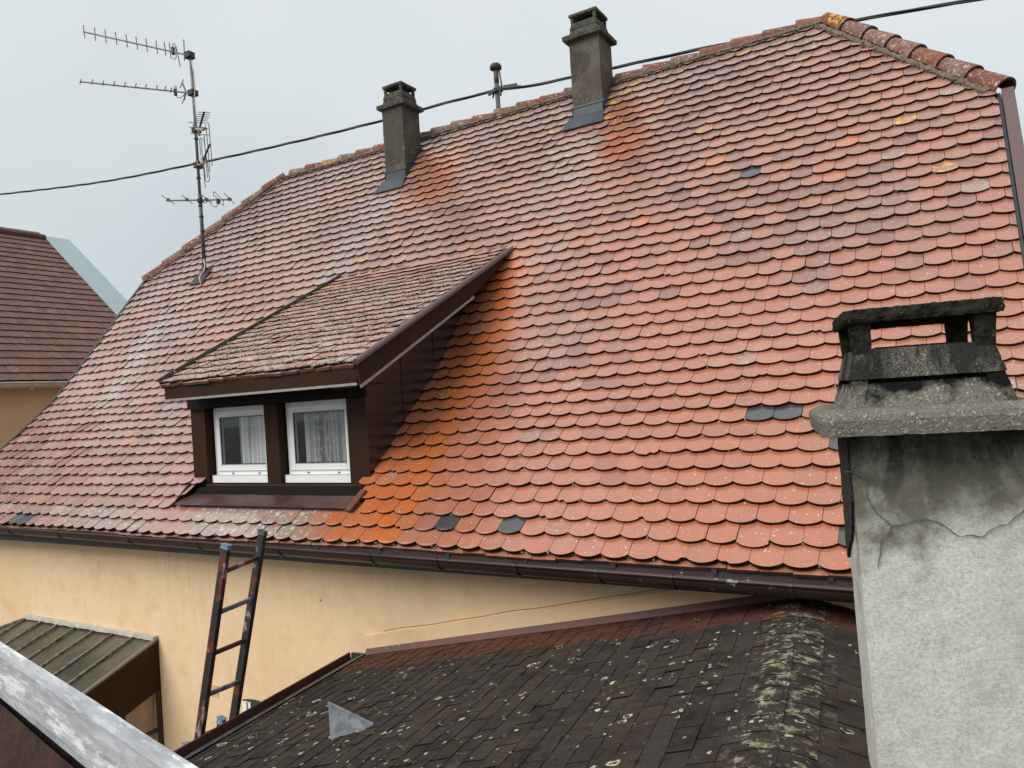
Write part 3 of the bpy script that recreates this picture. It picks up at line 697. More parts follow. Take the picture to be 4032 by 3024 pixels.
# windows
def window(xa, xb, seed):
    yw = DY+.085; zt0 = zwt-.012; zb0 = P0(620, 1042, yw).z
    zs = zb0+.075
    b = B(); fw = .055
    b.box((xa, yw, zs), (xa+fw, yw+.06, zt0)); b.box((xb-fw, yw, zs), (xb, yw+.06, zt0)); b.box((xa+fw, yw, zt0-fw), (xb-fw, yw+.06, zt0)); b.box((xa+fw, yw, zs), (xb-fw, yw+.06, zs+fw*.9))
    wf = b.build('window_frame', WHITE, dm_o, bevel=.004)
    b = B(); sw = .055; a_, c_ = xa+fw*.75, xb-fw*.75; z0, z1 = zs+fw*.75, zt0-fw*.75; y2 = yw-.014
    b.box((a_, y2, z0), (a_+sw, y2+.05, z1)); b.box((c_-sw, y2, z0), (c_, y2+.05, z1)); b.box((a_+sw, y2, z1-sw), (c_-sw, y2+.05, z1)); b.box((a_+sw, y2, z0), (c_-sw, y2+.05, z0+sw))
    b.build('window_sash', WHITE, dm_o, bevel=.006)
    b = B(); b.box((a_+sw-.004, y2+.02, z0+sw-.004), (c_-sw+.004, y2+.028, z1-sw+.004)); b.build('window_pane', GLASS, dm_o)
    g = .007; b = B(); ga, gb, gc, gd = a_+sw, c_-sw, z0+sw, z1-sw; yy = y2+.008
    b.box((ga, yy, gc), (ga+g, yy+.01, gd)); b.box((gb-g, yy, gc), (gb, yy+.01, gd)); b.box((ga+g, yy, gd-g), (gb-g, yy+.01, gd)); b.box((ga+g, yy, gc), (gb-g, yy+.01, gc+g)); b.build('glazing_gasket', BLACK, dm_o)
    b = B(); b.box((xa-.01, yw-.045, zb0), (xb+.01, yw+.06, zs-.002)); b.build('window_sill', WHITE, dm_o, bevel=.004)
    for f in (.3, .75): b = B(); x_ = xa+(xb-xa)*f; b.box((x_-.012, yw-.006, zs+.008), (x_+.012, yw-.001, zs+.016)); b.build('drain_cap', BLACK, dm_o)
    # lace curtain in folds
    b = B(); n = 110; left = (xa+.24) if seed == 0 else (xa+.10); rt_ = xb
    dens = 1.0
    def CP(i, z):
        f = i/n; x_ = left+(rt_-left)*f; return Vector((x_, yw+.10+.022*math.sin(f*38+1.5*math.sin(f*9+seed))+.008*math.sin(f*91), z))
    for i in range(n): b.poly([CP(i, zs-.05), CP(i+1, zs-.05), CP(i+1, zt0+.02), CP(i, zt0+.02)])
    b.build('curtain', LACE0 if seed == 0 else LACE, dm_o, smooth=True)
def glass_mat():
    m = M('window glass', .03, .5); t_ = m.t; ou = t_.nodes['Material Output']
    tr = t_.nodes.new('ShaderNodeBsdfTransparent'); gl_ = t_.nodes.new('ShaderNodeBsdfGlossy'); gl_.inputs['Roughness'].default_value = .02; mx = t_.nodes.new('ShaderNodeMixShader'); lw_ = t_.nodes.new('ShaderNodeLayerWeight'); lw_.inputs[0].default_value = .5; fr = m.n('ShaderNodeMapRange', _clamp=True, i0=m.math('POWER', lw_.outputs['Facing'], 4.), i1=0., i2=1., i3=.05, i4=.9)
    tr.inputs[0].default_value = (.95, .96, .96, 1)
    t_.links.new(fr.outputs[0], mx.inputs[0]); t_.links.new(tr.outputs[0], mx.inputs[1]); t_.links.new(gl_.outputs[0], mx.inputs[2]); t_.links.new(mx.outputs[0], ou.inputs[0]); return m.m
GLASS = glass_mat()
def lace_mat(nm, base, px_, pz_):
    m = M(nm, .9, .1); m.set('Base Color', (.88, .89, .88)); xs = m.sep()
    def rep(v, p_, o=0.): return m.math('ABSOLUTE', m.math('SUBTRACT', m.math('FRACT', m.math('ADD', m.math('DIVIDE', v, p_), o)), .5))
    rowpar = m.math('MULTIPLY', m.math('MODULO', m.math('FLOOR', m.math('DIVIDE', m.math('ADD', xs[2], 10.), pz_)), 2.), .5)
    fx = m.math('ABSOLUTE', m.math('SUBTRACT', m.math('FRACT', m.math('ADD', m.math('DIVIDE', m.math('ADD', xs[0], 20.), px_), rowpar)), .5))
    fz = rep(m.math('ADD', xs[2], 10.), pz_)
    d_ = m.math('ADD', m.math('MULTIPLY', fx, px_/.024), m.math('MULTIPLY', fz, pz_/.03))
    ring = m.math('MULTIPLY', m.ramp(d_, .5, .6), m.ramp(d_, 1.05, .95))
    a = m.math('MAXIMUM', m.math('MULTIPLY', ring, .6), m.ramp(m.noise(9, 2, vec=m.map((1.6, .1, .05))), .4, .65, base*.55, base*1.5))
    m.set('Alpha', a); return m.m
LACE = lace_mat('lace curtain', .45, .085, .095); LACE0 = lace_mat('dense lace curtain', .8, .085, .095)
wx = [(posts[0][1]-.002, posts[1][0]+.0), (posts[1][1]-.002, posts[2][0]+.0)]
# frames seen past the jambs: shift by recess
window(wx[0][0]+.02, wx[0][1]+.005, 0); window(wx[1][0]+.02, wx[1][1]+.0, 1)
rm_ = B(); x0, x1 = DX0+.06, DX1-.06
rm_.box((x0, .75+.62, zb-.2), (x1, .8+.62, 1.5)); rm_.box((x0, .63, zb-.22), (x1, 1.4, zb-.2)); rm_.box((x0, .63, 1.22), (x1, 1.4, 1.24)); rm_.box((x0, .62, zb-.2), (x0+.02, 1.4, 1.3)); rm_.box((x1-.02, .62, zb-.2), (x1, 1.4, 1.3))
rm_.build('room_interior', INT, dm_o)
# ------------------------------------------------------------------ wall lean-to flashing strip of the outbuilding
DD = Vector((math.sin(R(-7.4)), math.cos(R(-7.4)), 0)); A0 = Vector((-4.229, .25, -.935)); A1 = Vector((-.87, .25, -.935+.2135*(-.87+4.229)))
GA = (A1-A0); nL = DD.cross(GA).normalized(); nL = nL if nL.z > 0 else -nL
perp = Vector((DD.y, -DD.x, 0))               # horizontal, to the right
# in-plane up-slope direction
upL = (perp - nL*perp.dot(nL)).normalized(); 
wid = (A1-A0).dot(perp)/upL.dot(perp) 
# coordinates: s runs along DD (0 at A0), t up the slope from the eave
out_b = empty('outbuilding', (-1, -2, -6)); tag(out_b, 'low outbuilding with dark bitumen shingle roof spotted with pale lichen rings', 'outbuilding')
kx = GA.dot(DD)
def FLo(s, t, h=0.): return A0 + DD*s + upL*t + nL*h
upR = Vector((upL.x, upL.y, -upL.z)); nR = upR.cross(DD).normalized(); nR = nR if nR.z > 0 else -nR
apex = A0+upL*wid
def FRo(s, t, h=0.): return apex + DD*s + upR*(wid-t) + nR*h     # t measured up from the far eave
def shingle_mat():
    m = M('bitumen shingle', .95, .1); xs = m.sep()
    at = m.n('ShaderNodeAttribute', _attribute_name='tint'); s3 = m.n('ShaderNodeSeparateColor', Color=at.outputs['Color']).outputs
    c = m.mix(s3[0], (.024, .018, .015), (.05, .035, .028))
    c = m.mix(m.ramp(m.noise(7, 5, .65), .4, .65), c, (.042, .04, .038))
    c = m.mix(m.ramp(m.noise(3, 4, .6, vec=m.map((1, 1, 1), (2, .3, 1))), .5, .7, 0, .6), c, (.07, .05, .032))
    # reddish cleaner band under the wall overhang
    yb = m.math('ADD', xs[1], m.math('MULTIPLY', m.noise(2.5, 4, .6), .16))
    red = m.ramp(yb, -.13, -.04, 0, .85); c = m.mix(m.math('MULTIPLY', red, m.ramp(m.noise(4, 4), .3, .6, .4, 1)), c, (.13, .045, .03))
    c = m.mix(m.math('MULTIPLY', m.math('MULTIPLY', m.ramp(yb, -.45, -.1), m.ramp(xs[0], -2., -3.4)), m.ramp(m.noise(25, 5, .7), .58, .64)), c, (.16, .14, .06))
    # grit
    c = m.mix(m.ramp(m.noise(150, 3, .7), .52, .70, 0, .6), c, (.115, .09, .075)); c = m.mix(m.ramp(m.noise(13, 5, .75, vec=m.map((1, 1, 1), (.2, .8, .1))), .52, .66, 0, .75), c, (.018, .015, .014)); c = m.mix(m.ramp(m.noise(6, 5, .7, vec=m.map((1, 1, 1), (1.2, .3, .1))), .55, .7, 0, .5), c, (.085, .065, .045))
    # lichen rings and dots
    for sc_, lo_, md_, thr, off in ((4.6, .13, .18, .28, .3), (7, .12, .18, .30, 1.3), (16, .10, .2, .45, 2.1)):
        vec = m.map((1, 1, 1), (0, 0, off)); wob = m.n('ShaderNodeTexNoise', Vector=s_tc(m), Scale=22., Detail=3.)
        vv = m.n('ShaderNodeVectorMath', _operation='ADD', i0=vec, i1=m._mul(wob.outputs[1], .05)).outputs[0]
        nd = m.n('ShaderNodeTexVoronoi', Vector=vv, Scale=sc_); dd_ = nd.outputs['Distance']; cr = m.n('ShaderNodeSeparateColor', Color=nd.outputs['Color']).outputs
        pick = m.ramp(cr[0], thr-.14, thr-.10); r_ = m.ramp(cr[1], 0, 1, .35, 1.0)
        dn = m.math('DIVIDE', dd_, r_)
        ring = m.math('MULTIPLY', m.ramp(dn, lo_*.8, lo_), m.ramp(dn, md_, md_*.85))
        ring = m.math('MULTIPLY', ring, m.ramp(m.noise(28, 4, .7), .40, .50))
        ring = m.math('MULTIPLY', m.math('MULTIPLY', ring, pick), m.ramp(yb, .0, -.2))
        c = m.mix(m.math('MULTIPLY', ring, .9), c, (.60, .58, .43))
    # thick lichen crust along the ridge crown (tint green channel)
    cr_ = m.math('MULTIPLY', s3[1], m.ramp(m.noise(13, 8, .8, dist=.15), .53, .58))
    cr_ = m.math('MULTIPLY', cr_, m.ramp(m.noise(60, 4, .7), .3, .5, .55, 1))
    c = m.mix(cr_, c, (.30, .28, .19))
    m.set('Base Color', c); m.bump(m.noise(150, 4, .8), .6, .005); return m.m
def s_tc(m): return m.tc
SHING = shingle_mat(); SH_E = plain('shingle edge', (.016, .013, .011), .95, .3, spec=.1)
def colsh(side):
    def f(s, t, n, i, rnd):
        dd_ = wid-t; g = 1. if dd_ < .05 else max(0, 1-(dd_-.03)/.17)
        if side: g = max(g, .0)
        return (min(1, max(0, .5+.3*rnd.gauss(0, 1))), g*min(1, max(0, (-.25-s)*3)), 0, 0)
    return f
bs = B(); bs.poly([FLo(-7, -.02, -.012), FLo(-7, wid, -.012), FLo(.42, wid, -.012), FLo(.42, -.02, -.012)])
bs.poly([FRo(-7, wid, -.012), FRo(-7, 0, -.012), FRo(.42, 0, -.012), FRo(.42, wid, -.012)])
bro = bs.build('roof', DECK, out_b)
def Fs(F): return lambda a, b_, h: F(a, b_, h)
endL = lambda tt: -7.; 
def wallend(tt):  # wall plane Y=.25 : s where FLo reaches it
    return -(upL.y*tt)/DD.y
t = B(); tiles(t, FLo, int(wid/.10)+0, endL, wallend, .10, .21, colsh(0), straight=True, gap=.0022, jit=.7, th=.004, h0=.0065, rowoff=lambda n: (.105 if n % 2 else 0)+.03*math.sin(n*5), L=.115)
t.build('shingles', [SHING, SH_E], bro, tint=True)
def wallend2(tt): return -(upL.y*wid)/DD.y - (upR.y*(wid-tt))/DD.y
t = B(); tiles(t, FRo, int(wid/.10)+0, endL, wallend2, .10, .21, colsh(1), straight=True, gap=.0022, jit=.7, th=.004, h0=.0065, rowoff=lambda n: (.105 if n % 2 else 0)+.03*math.sin(n*5), L=.115)
t.build('shingles', [SHING, SH_E], bro, tint=True)
# ridge cap pieces, softly arched
rc = B(); rcol = random.Random(3)
s_ = -7.0; 
while s_ < .1:
    s2 = s_+.14; rise = .008; ti = (rcol.random(), 1. if s_ < -.45 else (.35 if s_ < -.25 else 0), 0, 0)
    se = min(s2+.05, -(upL.y*wid)/DD.y-.0)
    prof_ = [(-.13, -.006), (-.08, -.002), (-.04, -.004), (0, -.012), (.04, -.004), (.08, -.002), (.13, -.006)]
    def RC(ss, q_, hh):
        xq, dq = q_
        base = apex + DD*ss + (upL*xq if xq < 0 else upR*xq); nn_ = nL if xq < 0 else (nR if xq > 0 else Vector((0, 0, 1)))
        return base+nn_*(.016+hh+dq)
    for a, b_ in zip(prof_[:-1], prof_[1:]):
        rc.poly([RC(s_, a, .004), RC(s_, b_, .004), RC(se, b_, -.001), RC(se, a, -.001)], 0, ti)
        rc.poly([RC(s_, a, .004), RC(s_, a, -.003), RC(s_, b_, -.003), RC(s_, b_, .004)], 1, ti)
    s_ = s2
rc.build('ridge_cap', [SHING, SH_E], bro, tint=True)
sm_ = B(); sm_.bar(FRo(-7, wid-.42, .02), FRo(wallend2(wid-.42)-.01, wid-.42, .02), .05, .012, up=nR); sm_.build('seam_strip', SH_E, bro)
# wall flashings
fy = B(); g0, g1 = Vector((-4.25, .2, A0.z)), Vector((A1.x+.3, .2, A1.z+.05))
slp = (A1.z-A0.z)/(A1.x-A0.x)
def wz(x_): return A0.z+slp*(x_-A0.x)
fy.prism([(-4.2, .215, wz(-4.2)+.055), (A1.x, .215, wz(A1.x)+.055), (A1.x, .215, wz(A1.x)+.15), (-4.2, .215, wz(-4.2)+.15)], (0, .034, 0))
fy.build('wall_strip', wall_mat('painted strip', (.72, .52, .31), (.75, .55, .34), (.64, .43, .24), .1), out_b, bevel=.004)
fy = B(); fy.prism([(-4.16, .19, wz(-4.16)+.012), (A1.x, .19, wz(A1.x)+.012), (A1.x, .214, wz(A1.x)+.054), (-4.16, .214, wz(-4.16)+.054)], (0, .02, -.02))
fy.build('wall_flashing', plain('flaking red brown flashing', (.14, .045, .035), .6, .4, 8, c2=(.09, .05, .045), spots=(14, .16, (.13, .15, .17))), out_b)
# crack line above the strip
ck = B(); pts = []
for i in range(60): x_ = -4.0+(A1.x+4.0)*i/59; pts.append(Vector((x_, .2485, wz(x_)+.165+.012*N3(x_, 0, 0, 3)+.03*max(0, (x_+3)/3)*0)))
ck.tube(pts, .0028, 5); ck.build('render_crack', plain('crack line', (.3, .16, .09), .9, .2), out_b)
# gutter of the outbuilding
gg = B(); red = plain('flaking oxide red gutter', (.10, .025, .018), .5, .5, 9, c2=(.035, .022, .02))
e_s, e_e = -7., -.02
o0, o1 = FLo(e_s, 0), FLo(e_e, 0)
L_ = -perp
def gp(a, b_, c): return (o0+L_*a+Vector((0, 0, b_))), (o1+L_*a+Vector((0, 0, b_)))
sec = [(-.01, -.01), (-.01, -.09), (.105, -.095), (.125, .02), (.112, .02), (.098, -.08), (.0, -.075), (.0, -.01)]
s_a = [o0+L_*a+Vector((0, 0, b_)) for a, b_ in sec]; gg.prism(s_a, o1-o0)
og = gg.build('gutter', red, out_b)
gg = B(); gg.prism([FLo(e_s, .07, .018), FLo(e_e, .07, .018), FLo(e_e, -.03, .006), FLo(e_s, -.03, .006)], (0, 0, .004)); gg.build('gutter_apron', ZINC_D, out_b)
gg = B(); q = o1+DD*.0; gg.obox(q+L_*.04+Vector((0, 0, -.03)), (L_*.055, DD*.012, Vector((0, 0, .05)))); gg.build('gutter_end', ZINC_D, out_b)
# body of the outbuilding
bw = B(); bw.prism([FLo(-7, .25, -.1), FLo(-7, wid, -.1), FRo(-7, .25, -.1), FRo(-7, .25, -.1)+Vector((0, 0, -4)), FLo(-7, .25, -.1)+Vector((0, 0, -4))], DD*7.0)
bw.build('wall', W_YEL, out_b)
# zinc triangle standing on the shingles
tri_b = FLo(0, 0)
pa, pb, pc = [U(*q, nL, A0+nL*.015) for q in ((710, 1596), (806, 1566), (760, 1580))]
apx = U(709, 1519, (1, 0, 0), (pa.x, 0, 0))
vt = B(); ctr = (pa+pb)/2
back = FLo(0, 0); 
pd = pa + DD*.30 + nL*.0
fin = pa + nL*.17
hh = U(709, 1519, (perp.x, perp.y, 0), pa)
vt.prism([pa-nL*.05, pb, hh], (pb-pa).cross(hh-pa).normalized()*-.012)
vt.bar(hh+nL*.004, pb+nL*.004, .012, .010); vt.prism([pa+nL*.002, pb+nL*.002, pb+(pa-hh).normalized()*0+(ctr-hh).normalized()*.0+(pb-pa).cross(nL).normalized()*-.03+nL*.002, pa+(pb-pa).cross(nL).normalized()*-.03+nL*.002], nL*.003)
vt.build('roof_vent', plain('bare zinc', (.24, .265, .30), .42, .3, 22, metal=.25, c2=(.46, .49, .53), bump=.2), out_b)
# moss cushions on the shingles
ms = B(); rr_ = random.Random(5)
for i in range(150):
    s0 = -rr_.random()*3.2-.1; t0 = rr_.random()*wid; c = FLo(s0, t0, .015); r_ = .006+.012*rr_.random()**2
    for j in range(3):
        cc = c+Vector((rr_.gauss(0, r_), rr_.gauss(0, r_), 0)); n = len(ms.v); rr2 = r_*(.6+.6*rr_.random())
        ms.v += [tuple(cc+Vector(q)*rr2) for q in ((1, 0, 0), (0, 1, 0), (-1, 0, 0), (0, -1, 0), (0, 0, .8), (.7, .7, -.2))]
        for f in ((0, 1, 4), (1, 2, 4), (2, 3, 4), (3, 0, 4)): ms.f.append(tuple(n+k for k in f)); ms.m.append(0); ms.t.append((0, 0, 0, 0))
mso = ms.build('moss', plain('moss', (.07, .065, .025), .95, .4, 40), bro); mso['kind'] = 'stuff'

# ------------------------------------------------------------------ window low on the yellow wall
b = B(); w0 = UY(524, 1505, .25); w1 = UY(580, 1518, .25)
xa, xb_ = w0.x, w1.x; ztw = (w0.z+w1.z)/2
pts = []
for j in range(9): f = j/8; pts.append((xa+(xb_-xa)*f, .246, ztw+.02*(math.sin(f*math.pi))-.02))
rv = B(); rv.prism([(xa-.0, .246, ztw-1.)]+[Vector(p_) for p_ in pts]+[(xb_, .246, ztw-1.)], (0, .003, 0)); rv.build('window_opening', INT, house)
b = B(); xm = UY(545, 1530, .245).x; b.box((xa+.02, .225, ztw-1.), (xa+.07, .245, ztw-.03)); b.box((xa+.085, .232, ztw-1.), (xm-.01, .245, ztw-.03)); b.build('window_frame', WHITE, house, bevel=.004)

# ------------------------------------------------------------------ glass canopy on the yellow wall
can = empty('x', (0, 0, 0)); bpy.data.objects.remove(can)
GLZ = M('dirty wired glass', .25, .5); GLZ.set('Base Color', GLZ.mix(GLZ.ramp(GLZ.noise(2.5, 5, .65), .35, .65), (.09, .082, .06), (.06, .058, .048))); GLZ.set('Base Color', GLZ.mix(GLZ.ramp(GLZ.noise(9, 5, .7), .55, .7, 0, .5), GLZ.mix(GLZ.ramp(GLZ.noise(1.6, 4, .6), .4, .6), (.115, .10, .072), (.055, .054, .045)), (.035, .04, .034))); GLZ = GLZ.m
PUTTY = plain('mossy glazing bar', (.26, .245, .2), .9, .5, 25, bump=.4, c2=(.07, .065, .04), spots=(60, .25, (.4, .38, .3)))
cT = Vector((-6.865, .25, -1.085)); cTL = Vector((-9.2, .25, -1.085)); cd_ = Vector((0, -1.75, -.62))   # roof falls toward the yard
cb = B(); cb.prism([cT, cTL, cTL+cd_, cT+cd_], (0, 0, -.012)); cb.prism([cTL, cTL+cd_, cTL+cd_+Vector((-1.6, 0, 0))], (0, 0, -.012))
cano = cb.build('glass_canopy', GLZ, house); cano['label'] = 'lean-to glass canopy with mossy glazing bars'
for i in range(8):
    x_ = cT.x+(cTL.x-cT.x)*i/7; b = B(); a = Vector((x_, .25, -1.085)); b.bar(a+Vector((0, -.02, .012)), a+cd_+Vector((0, 0, .012)), .022 if i else .012, .02); b.build('glazing_bar', PUTTY if i else DRIP, cano, rough=(.05, .006, 40) if i else None)
b = B(); b.bar(cTL+Vector((0, -.01, .01)), cTL+cd_+Vector((-1.6, 0, .01)), .03, .02); b.build('glazing_bar', PUTTY, cano)
b = B(); b.bar(cT+Vector((0, -.028, .018)), cTL+Vector((0, -.028, .018)), .055, .035); b.build('mortar_fillet', plain('white mortar', (.55, .53, .47), .8, .3, 12), cano, rough=(.06, .008, 14))
b = B(); sx = cT.x+.0; sl_ = cd_.z/cd_.y
pl_ = [(sx, .25, -1.10), (sx, -1.5, -1.10-1.75*.354), (sx, -1.5, -1.10-1.75*.354-.45), (sx, .25, -1.56)]
zlow = lambda y: -1.555-.33*(.25-y)*1.0
b.prism([(sx, .248, -1.10), (sx, -1.5, -1.10-1.75*.354), (sx, -1.5, zlow(-1.5)-.02), (sx, .248, zlow(.25))], (-.02, 0, 0)); b.build('side_panel', BROWN, cano)
b = B(); fm = plain('dark brown steel frame', (.03, .018, .012), .5, .3)
b.box((sx-.03, .205, -3.6), (sx, .248, -1.55)); 
for yy in (-.14, -.75, -1.4): b.box((sx-.028, yy-.02, -3.6), (sx-.002, yy+.02, zlow(yy)+.02))
for zz in (-.36, -.95, -1.5): b.prism([(sx-.026, .205, -1.56+zz), (sx-.026, -1.4, -1.56+zz-.02), (sx-.026, -1.4, -1.6+zz-.02), (sx-.026, .205, -1.6+zz)], (.02, 0, 0))
b.build('side_window_frame', fm, cano)
b = B(); b.box((sx-.02, -1.5, -3.6), (sx-.012, .2, -1.55)); b.build('side_window_pane', GLASS, cano)
b = B(); b.box((-8.9, .1, -3.6), (-7.0, .24, -1.62)); b.build('inner_wall', W_SAL, cano)
b = B(); q = UX(256, 1548, -7.35); b.box((-7.62, q.y-.02, q.z-.24), (-7.30, q.y, q.z+.12)); b.build('notice_panel', plain('blue grey panel', (.22, .27, .28), .6, .2), cano)
b = B()
for k, dz_ in enumerate((.07, .0, -.08)):
    for j in range(2):
        if k == 0 and j: continue
        cxx = -7.42+.05*(k % 2)+.06*j; rr_2 = [Vector((cxx+.022*math.cos(a*math.pi/6), q.y-.024, q.z+dz_+.026*math.sin(a*math.pi/6))) for a in range(12)]; b.tube(rr_2, .006, 5, closed=True)
b.build('notice_rings', plain('yellow ring', (.6, .5, .1), .6, .1), cano)
b = B(); b.box((-10.2, -1.4, -3.6), (sx-.1, .2, -3.55)); b.build('canopy_floor', W_SAL, cano)
# electric switch / vent clutter is not visible from here

# ================================================================== LADDER
lad = empty('ladder', (-4.4, -1.3, -3.6)); tag(lad, 'narrow paint-stained extension ladder leaning against the outbuilding gutter', 'ladder')
def lad_mat():
    m = M('paint stained ladder', .45, .5); 
    c = m.mix(m.ramp(m.noise(4.5, 4, .6), .52, .56), (.014, .013, .015), (.09, .02, .014))
    c = m.mix(m.ramp(m.noise(7, 5, .7, vec=m.map((1, 1, .7), (.5, .2, .1))), .60, .64), c, (.22, .18, .18)); m.set('Base Color', c); return m.m
LM = lad_mat(); BLUE = plain('blue plastic cap', (.07, .17, .30), .5, .4, 60, c2=(.22, .27, .32)); WORN = plain('worn grey rung', (.2, .19, .19), .5, .6, 14, c2=(.03, .03, .03))
la, lb = UX(488, 1183, -4.02), UX(428, 1612, -4.24)
ra = UX(567, 1153, -4.065); rb = UX(500, 1585, -4.285)
dl = (lb-la); Lh = dl.length
def rail(p, q, nm, ext=1.1):
    b = B(); qq = q+(q-p).normalized()*ext; b.bar(p, qq, .03, .062, up=(1, 0, .15)); return b.build(nm, LM, lad, bevel=.004)
rl = rail(la, lb, 'rail'); rr2 = rail(ra, rb, 'rail')
for p_, mt in ((la, BLUE), (ra, WORN)):
    b = B(); b.bar(p_-dl.normalized()*.022, p_+dl.normalized()*.004, .034, .066, up=(1, 0, .15)); b.build('rail_cap', mt, lad, bevel=.005)
for i in range(9):
    f = (.125+.207*i)
    a = la+dl*f; c = ra+(rb-ra)*(f-.005)
    b = B(); b.bar(a, c, .026, .026); b.build('rung', WORN if i in (3, 4, 1) else LM, lad, bevel=.003)
    b = B(); sdv = (a-c).normalized(); 
    o_ = a+sdv*.0165; uu_ = dl.normalized(); vv_ = uu_.cross(sdv)
    b.prism([o_+uu_*.018+vv_*.016, o_-uu_*.018+vv_*.016, o_-uu_*.018-vv_*.016, o_+uu_*.018-vv_*.016], sdv*.003); b.prism([o_+uu_*.011+vv_*.009, o_-uu_*.011+vv_*.009, o_-uu_*.011-vv_*.009, o_+uu_*.011-vv_*.009], sdv*.004, 1)
    b.build('rung_end', [LM, BLACK], lad)
for px_, py_, xx_ in ((404, 1618, -4.28), (478, 1560, -4.33)):
    p_ = UX(px_, py_, xx_); b = B(); b.bar(p_, p_+dl.normalized()*1.4, .03, .05, up=(1, 0, .15)); b.build('lower_rail', LM, lad, bevel=.004)
    b = B(); b.bar(p_-dl.normalized()*.03, p_+dl.normalized()*.004, .036, .056, up=(1, 0, .15)); b.build('rail_cap', BLUE, lad, bevel=.006)

# ================================================================== FOREGROUND CHIMNEY
fgc = empty('foreground_chimney', (-.1, -1.6, -1.5)); tag(fgc, 'weathered grey rendered chimney in the foreground with sooty black concrete cowl', 'chimney')
ROT = R(12)
CW = .30; corner = Vector((-.365, -1.885, .848))
rmz = Matrix.Rotation(ROT, 3, 'Z'); cen = corner - rmz @ Vector((-CW, -CW, 0)); cen = Vector((cen.x, cen.y, corner.z-.0))
CONC = conc_mat('speckled concrete', (.19, .18, .145), (.12, .112, .09), soot_z=(.955, 1.0)); 
CONC2 = conc_mat('sooty concrete ring', (.12, .112, .09), (.035, .034, .03), soot_z=(1.12, 1.17), drips=.9)
CONC3 = plain('black sooty concrete', (.010, .010, .010), .95, .4, 40, bump=.8, spec=.08, c2=(.035, .032, .022), spots=(55, .10, (.16, .15, .12)))
cowl(fgc, cen+Vector((0, 0, .0)), CW, ROT, CONC, CONC2, CONC3, rough=(.0105, .0019, 75), slab=(.01, .32), soot=True)
def shaft_mat():
    m = M('chimney render', .9, .25); xs = m.sep(); z = xs[2]
    c = m.mix(m.ramp(m.noise(4, 5, .6), .35, .65), (.69, .69, .62), (.77, .77, .70))
    c = m.mix(m.ramp(m.noise(90, 5, .8), .42, .62, 0, .75), c, (.42, .425, .38)); c = m.mix(m.ramp(m.noise(9, 5, .7, vec=m.map((1, 1, .4))), .5, .7, 0, .5), c, (.45, .45, .39))
    zz = m.math('ADD', z, m.ramp(m.noise(5, 5, .62), .3, .7, -.20, .20))
    st = m.ramp(zz, .46, .66); c = m.mix(m.math('MULTIPLY', st, .9), c, (.17, .16, .115))
    st2 = m.math('MULTIPLY', m.ramp(z, .50, .76), m.ramp(m.noise(6, 6, .7, vec=m.map((1, 1, .5), (.3, .6, .2))), .34, .54)); c = m.mix(st2, c, (.035, .034, .028))
    st3 = m.math('MULTIPLY', m.ramp(zz, .25, .5), m.ramp(m.noise(2.5, 4, .6, vec=m.map((1, 1, 1), (.9, .1, .4))), .45, .6, 0, .4)); c = m.mix(st3, c, (.19, .18, .11))
    c = m.mix(m.math('MULTIPLY', m.ramp(m.vor(50), .14, .08), .5), c, (.2, .2, .18))
    m.set('Base Color', c); m.bump(m.noise(160, 6, .85), .8, .006); return m.m
SHM = shaft_mat()
sh = B(); hw = .225; hr_ = .275; hd_ = .10; lean = Vector((.0, 0, 0))
def SP(x_, y_, z_): 
    tw = -.03*(.85-z_)*0
    return cen + rmz @ Vector((x_, y_, 0)) + Vector((0, 0, z_-cen.z))
top = [SP(-hw, -hw, .847), SP(hr_, -hw, .847), SP(hr_, hd_, .847), SP(-hw, hd_, .847)]
bot = [SP(-hw+.035, -hw, -1.6), SP(hr_, -hw, -1.6), SP(hr_, hd_, -1.6), SP(-hw+.035, hd_, -1.6)]
n = 0; sh.v = [tuple(q) for q in bot+top]
for f in ((3, 2, 1, 0), (4, 5, 6, 7), (0, 1, 5, 4), (1, 2, 6, 5), (2, 3, 7, 6), (3, 0, 4, 7)): sh.f.append(f); sh.m.append(0); sh.t.append((0, 0, 0, 0))
sho = sh.build('shaft', SHM, fgc, rough=(.03, .0022, 14))
# dark patch laid over the left face at the upper arris
co = B(); pts = [(-hw-.006, -hw+.0, .835), (-hw-.006, hd_+.01, .835), (-hw-.004, hd_+.01, .40), (-hw-.004, hd_-.05, .44), (-hw-.004, -hw+.2, .48), (-hw-.004, -hw+.14, .50), (-hw-.005, -hw+.07, .56), (-hw-.005, -hw+.01, .64), (-hw-.006, -hw+.02, .73)]
co.prism([SP(*q) for q in pts], rmz @ Vector((.02, 0, 0))); co.build('dark_side_patch', plain('dark side patch', (.02, .018, .016), .95, .4, 30), fgc, rough=(.02, .004, 40))
# cracks: thin dark grooves drawn as slivers on the face
face_n = rmz @ Vector((0, -1, 0)); face_p = SP(0, -hw-.0065, 0)
def c6(l, ox=1474.7, oy=553.): return [(ox+x_/3., oy+y_/3.) for x_, y_ in l]
cr = [c6([(1100, 1195), (1112, 1245), (1118, 1330), (1095, 1400), (1150, 1420), (1195, 1450), (1190, 1545), (1215, 1600), (1250, 1655)]) + c6([(1300, 40), (1358, 88), (1430, 80), (1500, 52), (1575, 42), (1640, 60), (1700, 90), (1750, 130), (1800, 160), (1860, 150), (1950, 160), (1990, 120), (2040, 95), (2110, 78), (2160, 30), (2212, -10)], 1474.7, 1106),
      c6([(1355, 90), (1330, 150), (1290, 172), (1282, 250), (1275, 300), (1265, 365)], 1474.7, 1106),
      c6([(2070, 1190), (2105, 1230), (2122, 1310), (2150, 1370), (2185, 1420), (2212, 1450)]),
      c6([(1050, 1395), (1095, 1400)])]
ckb = B()
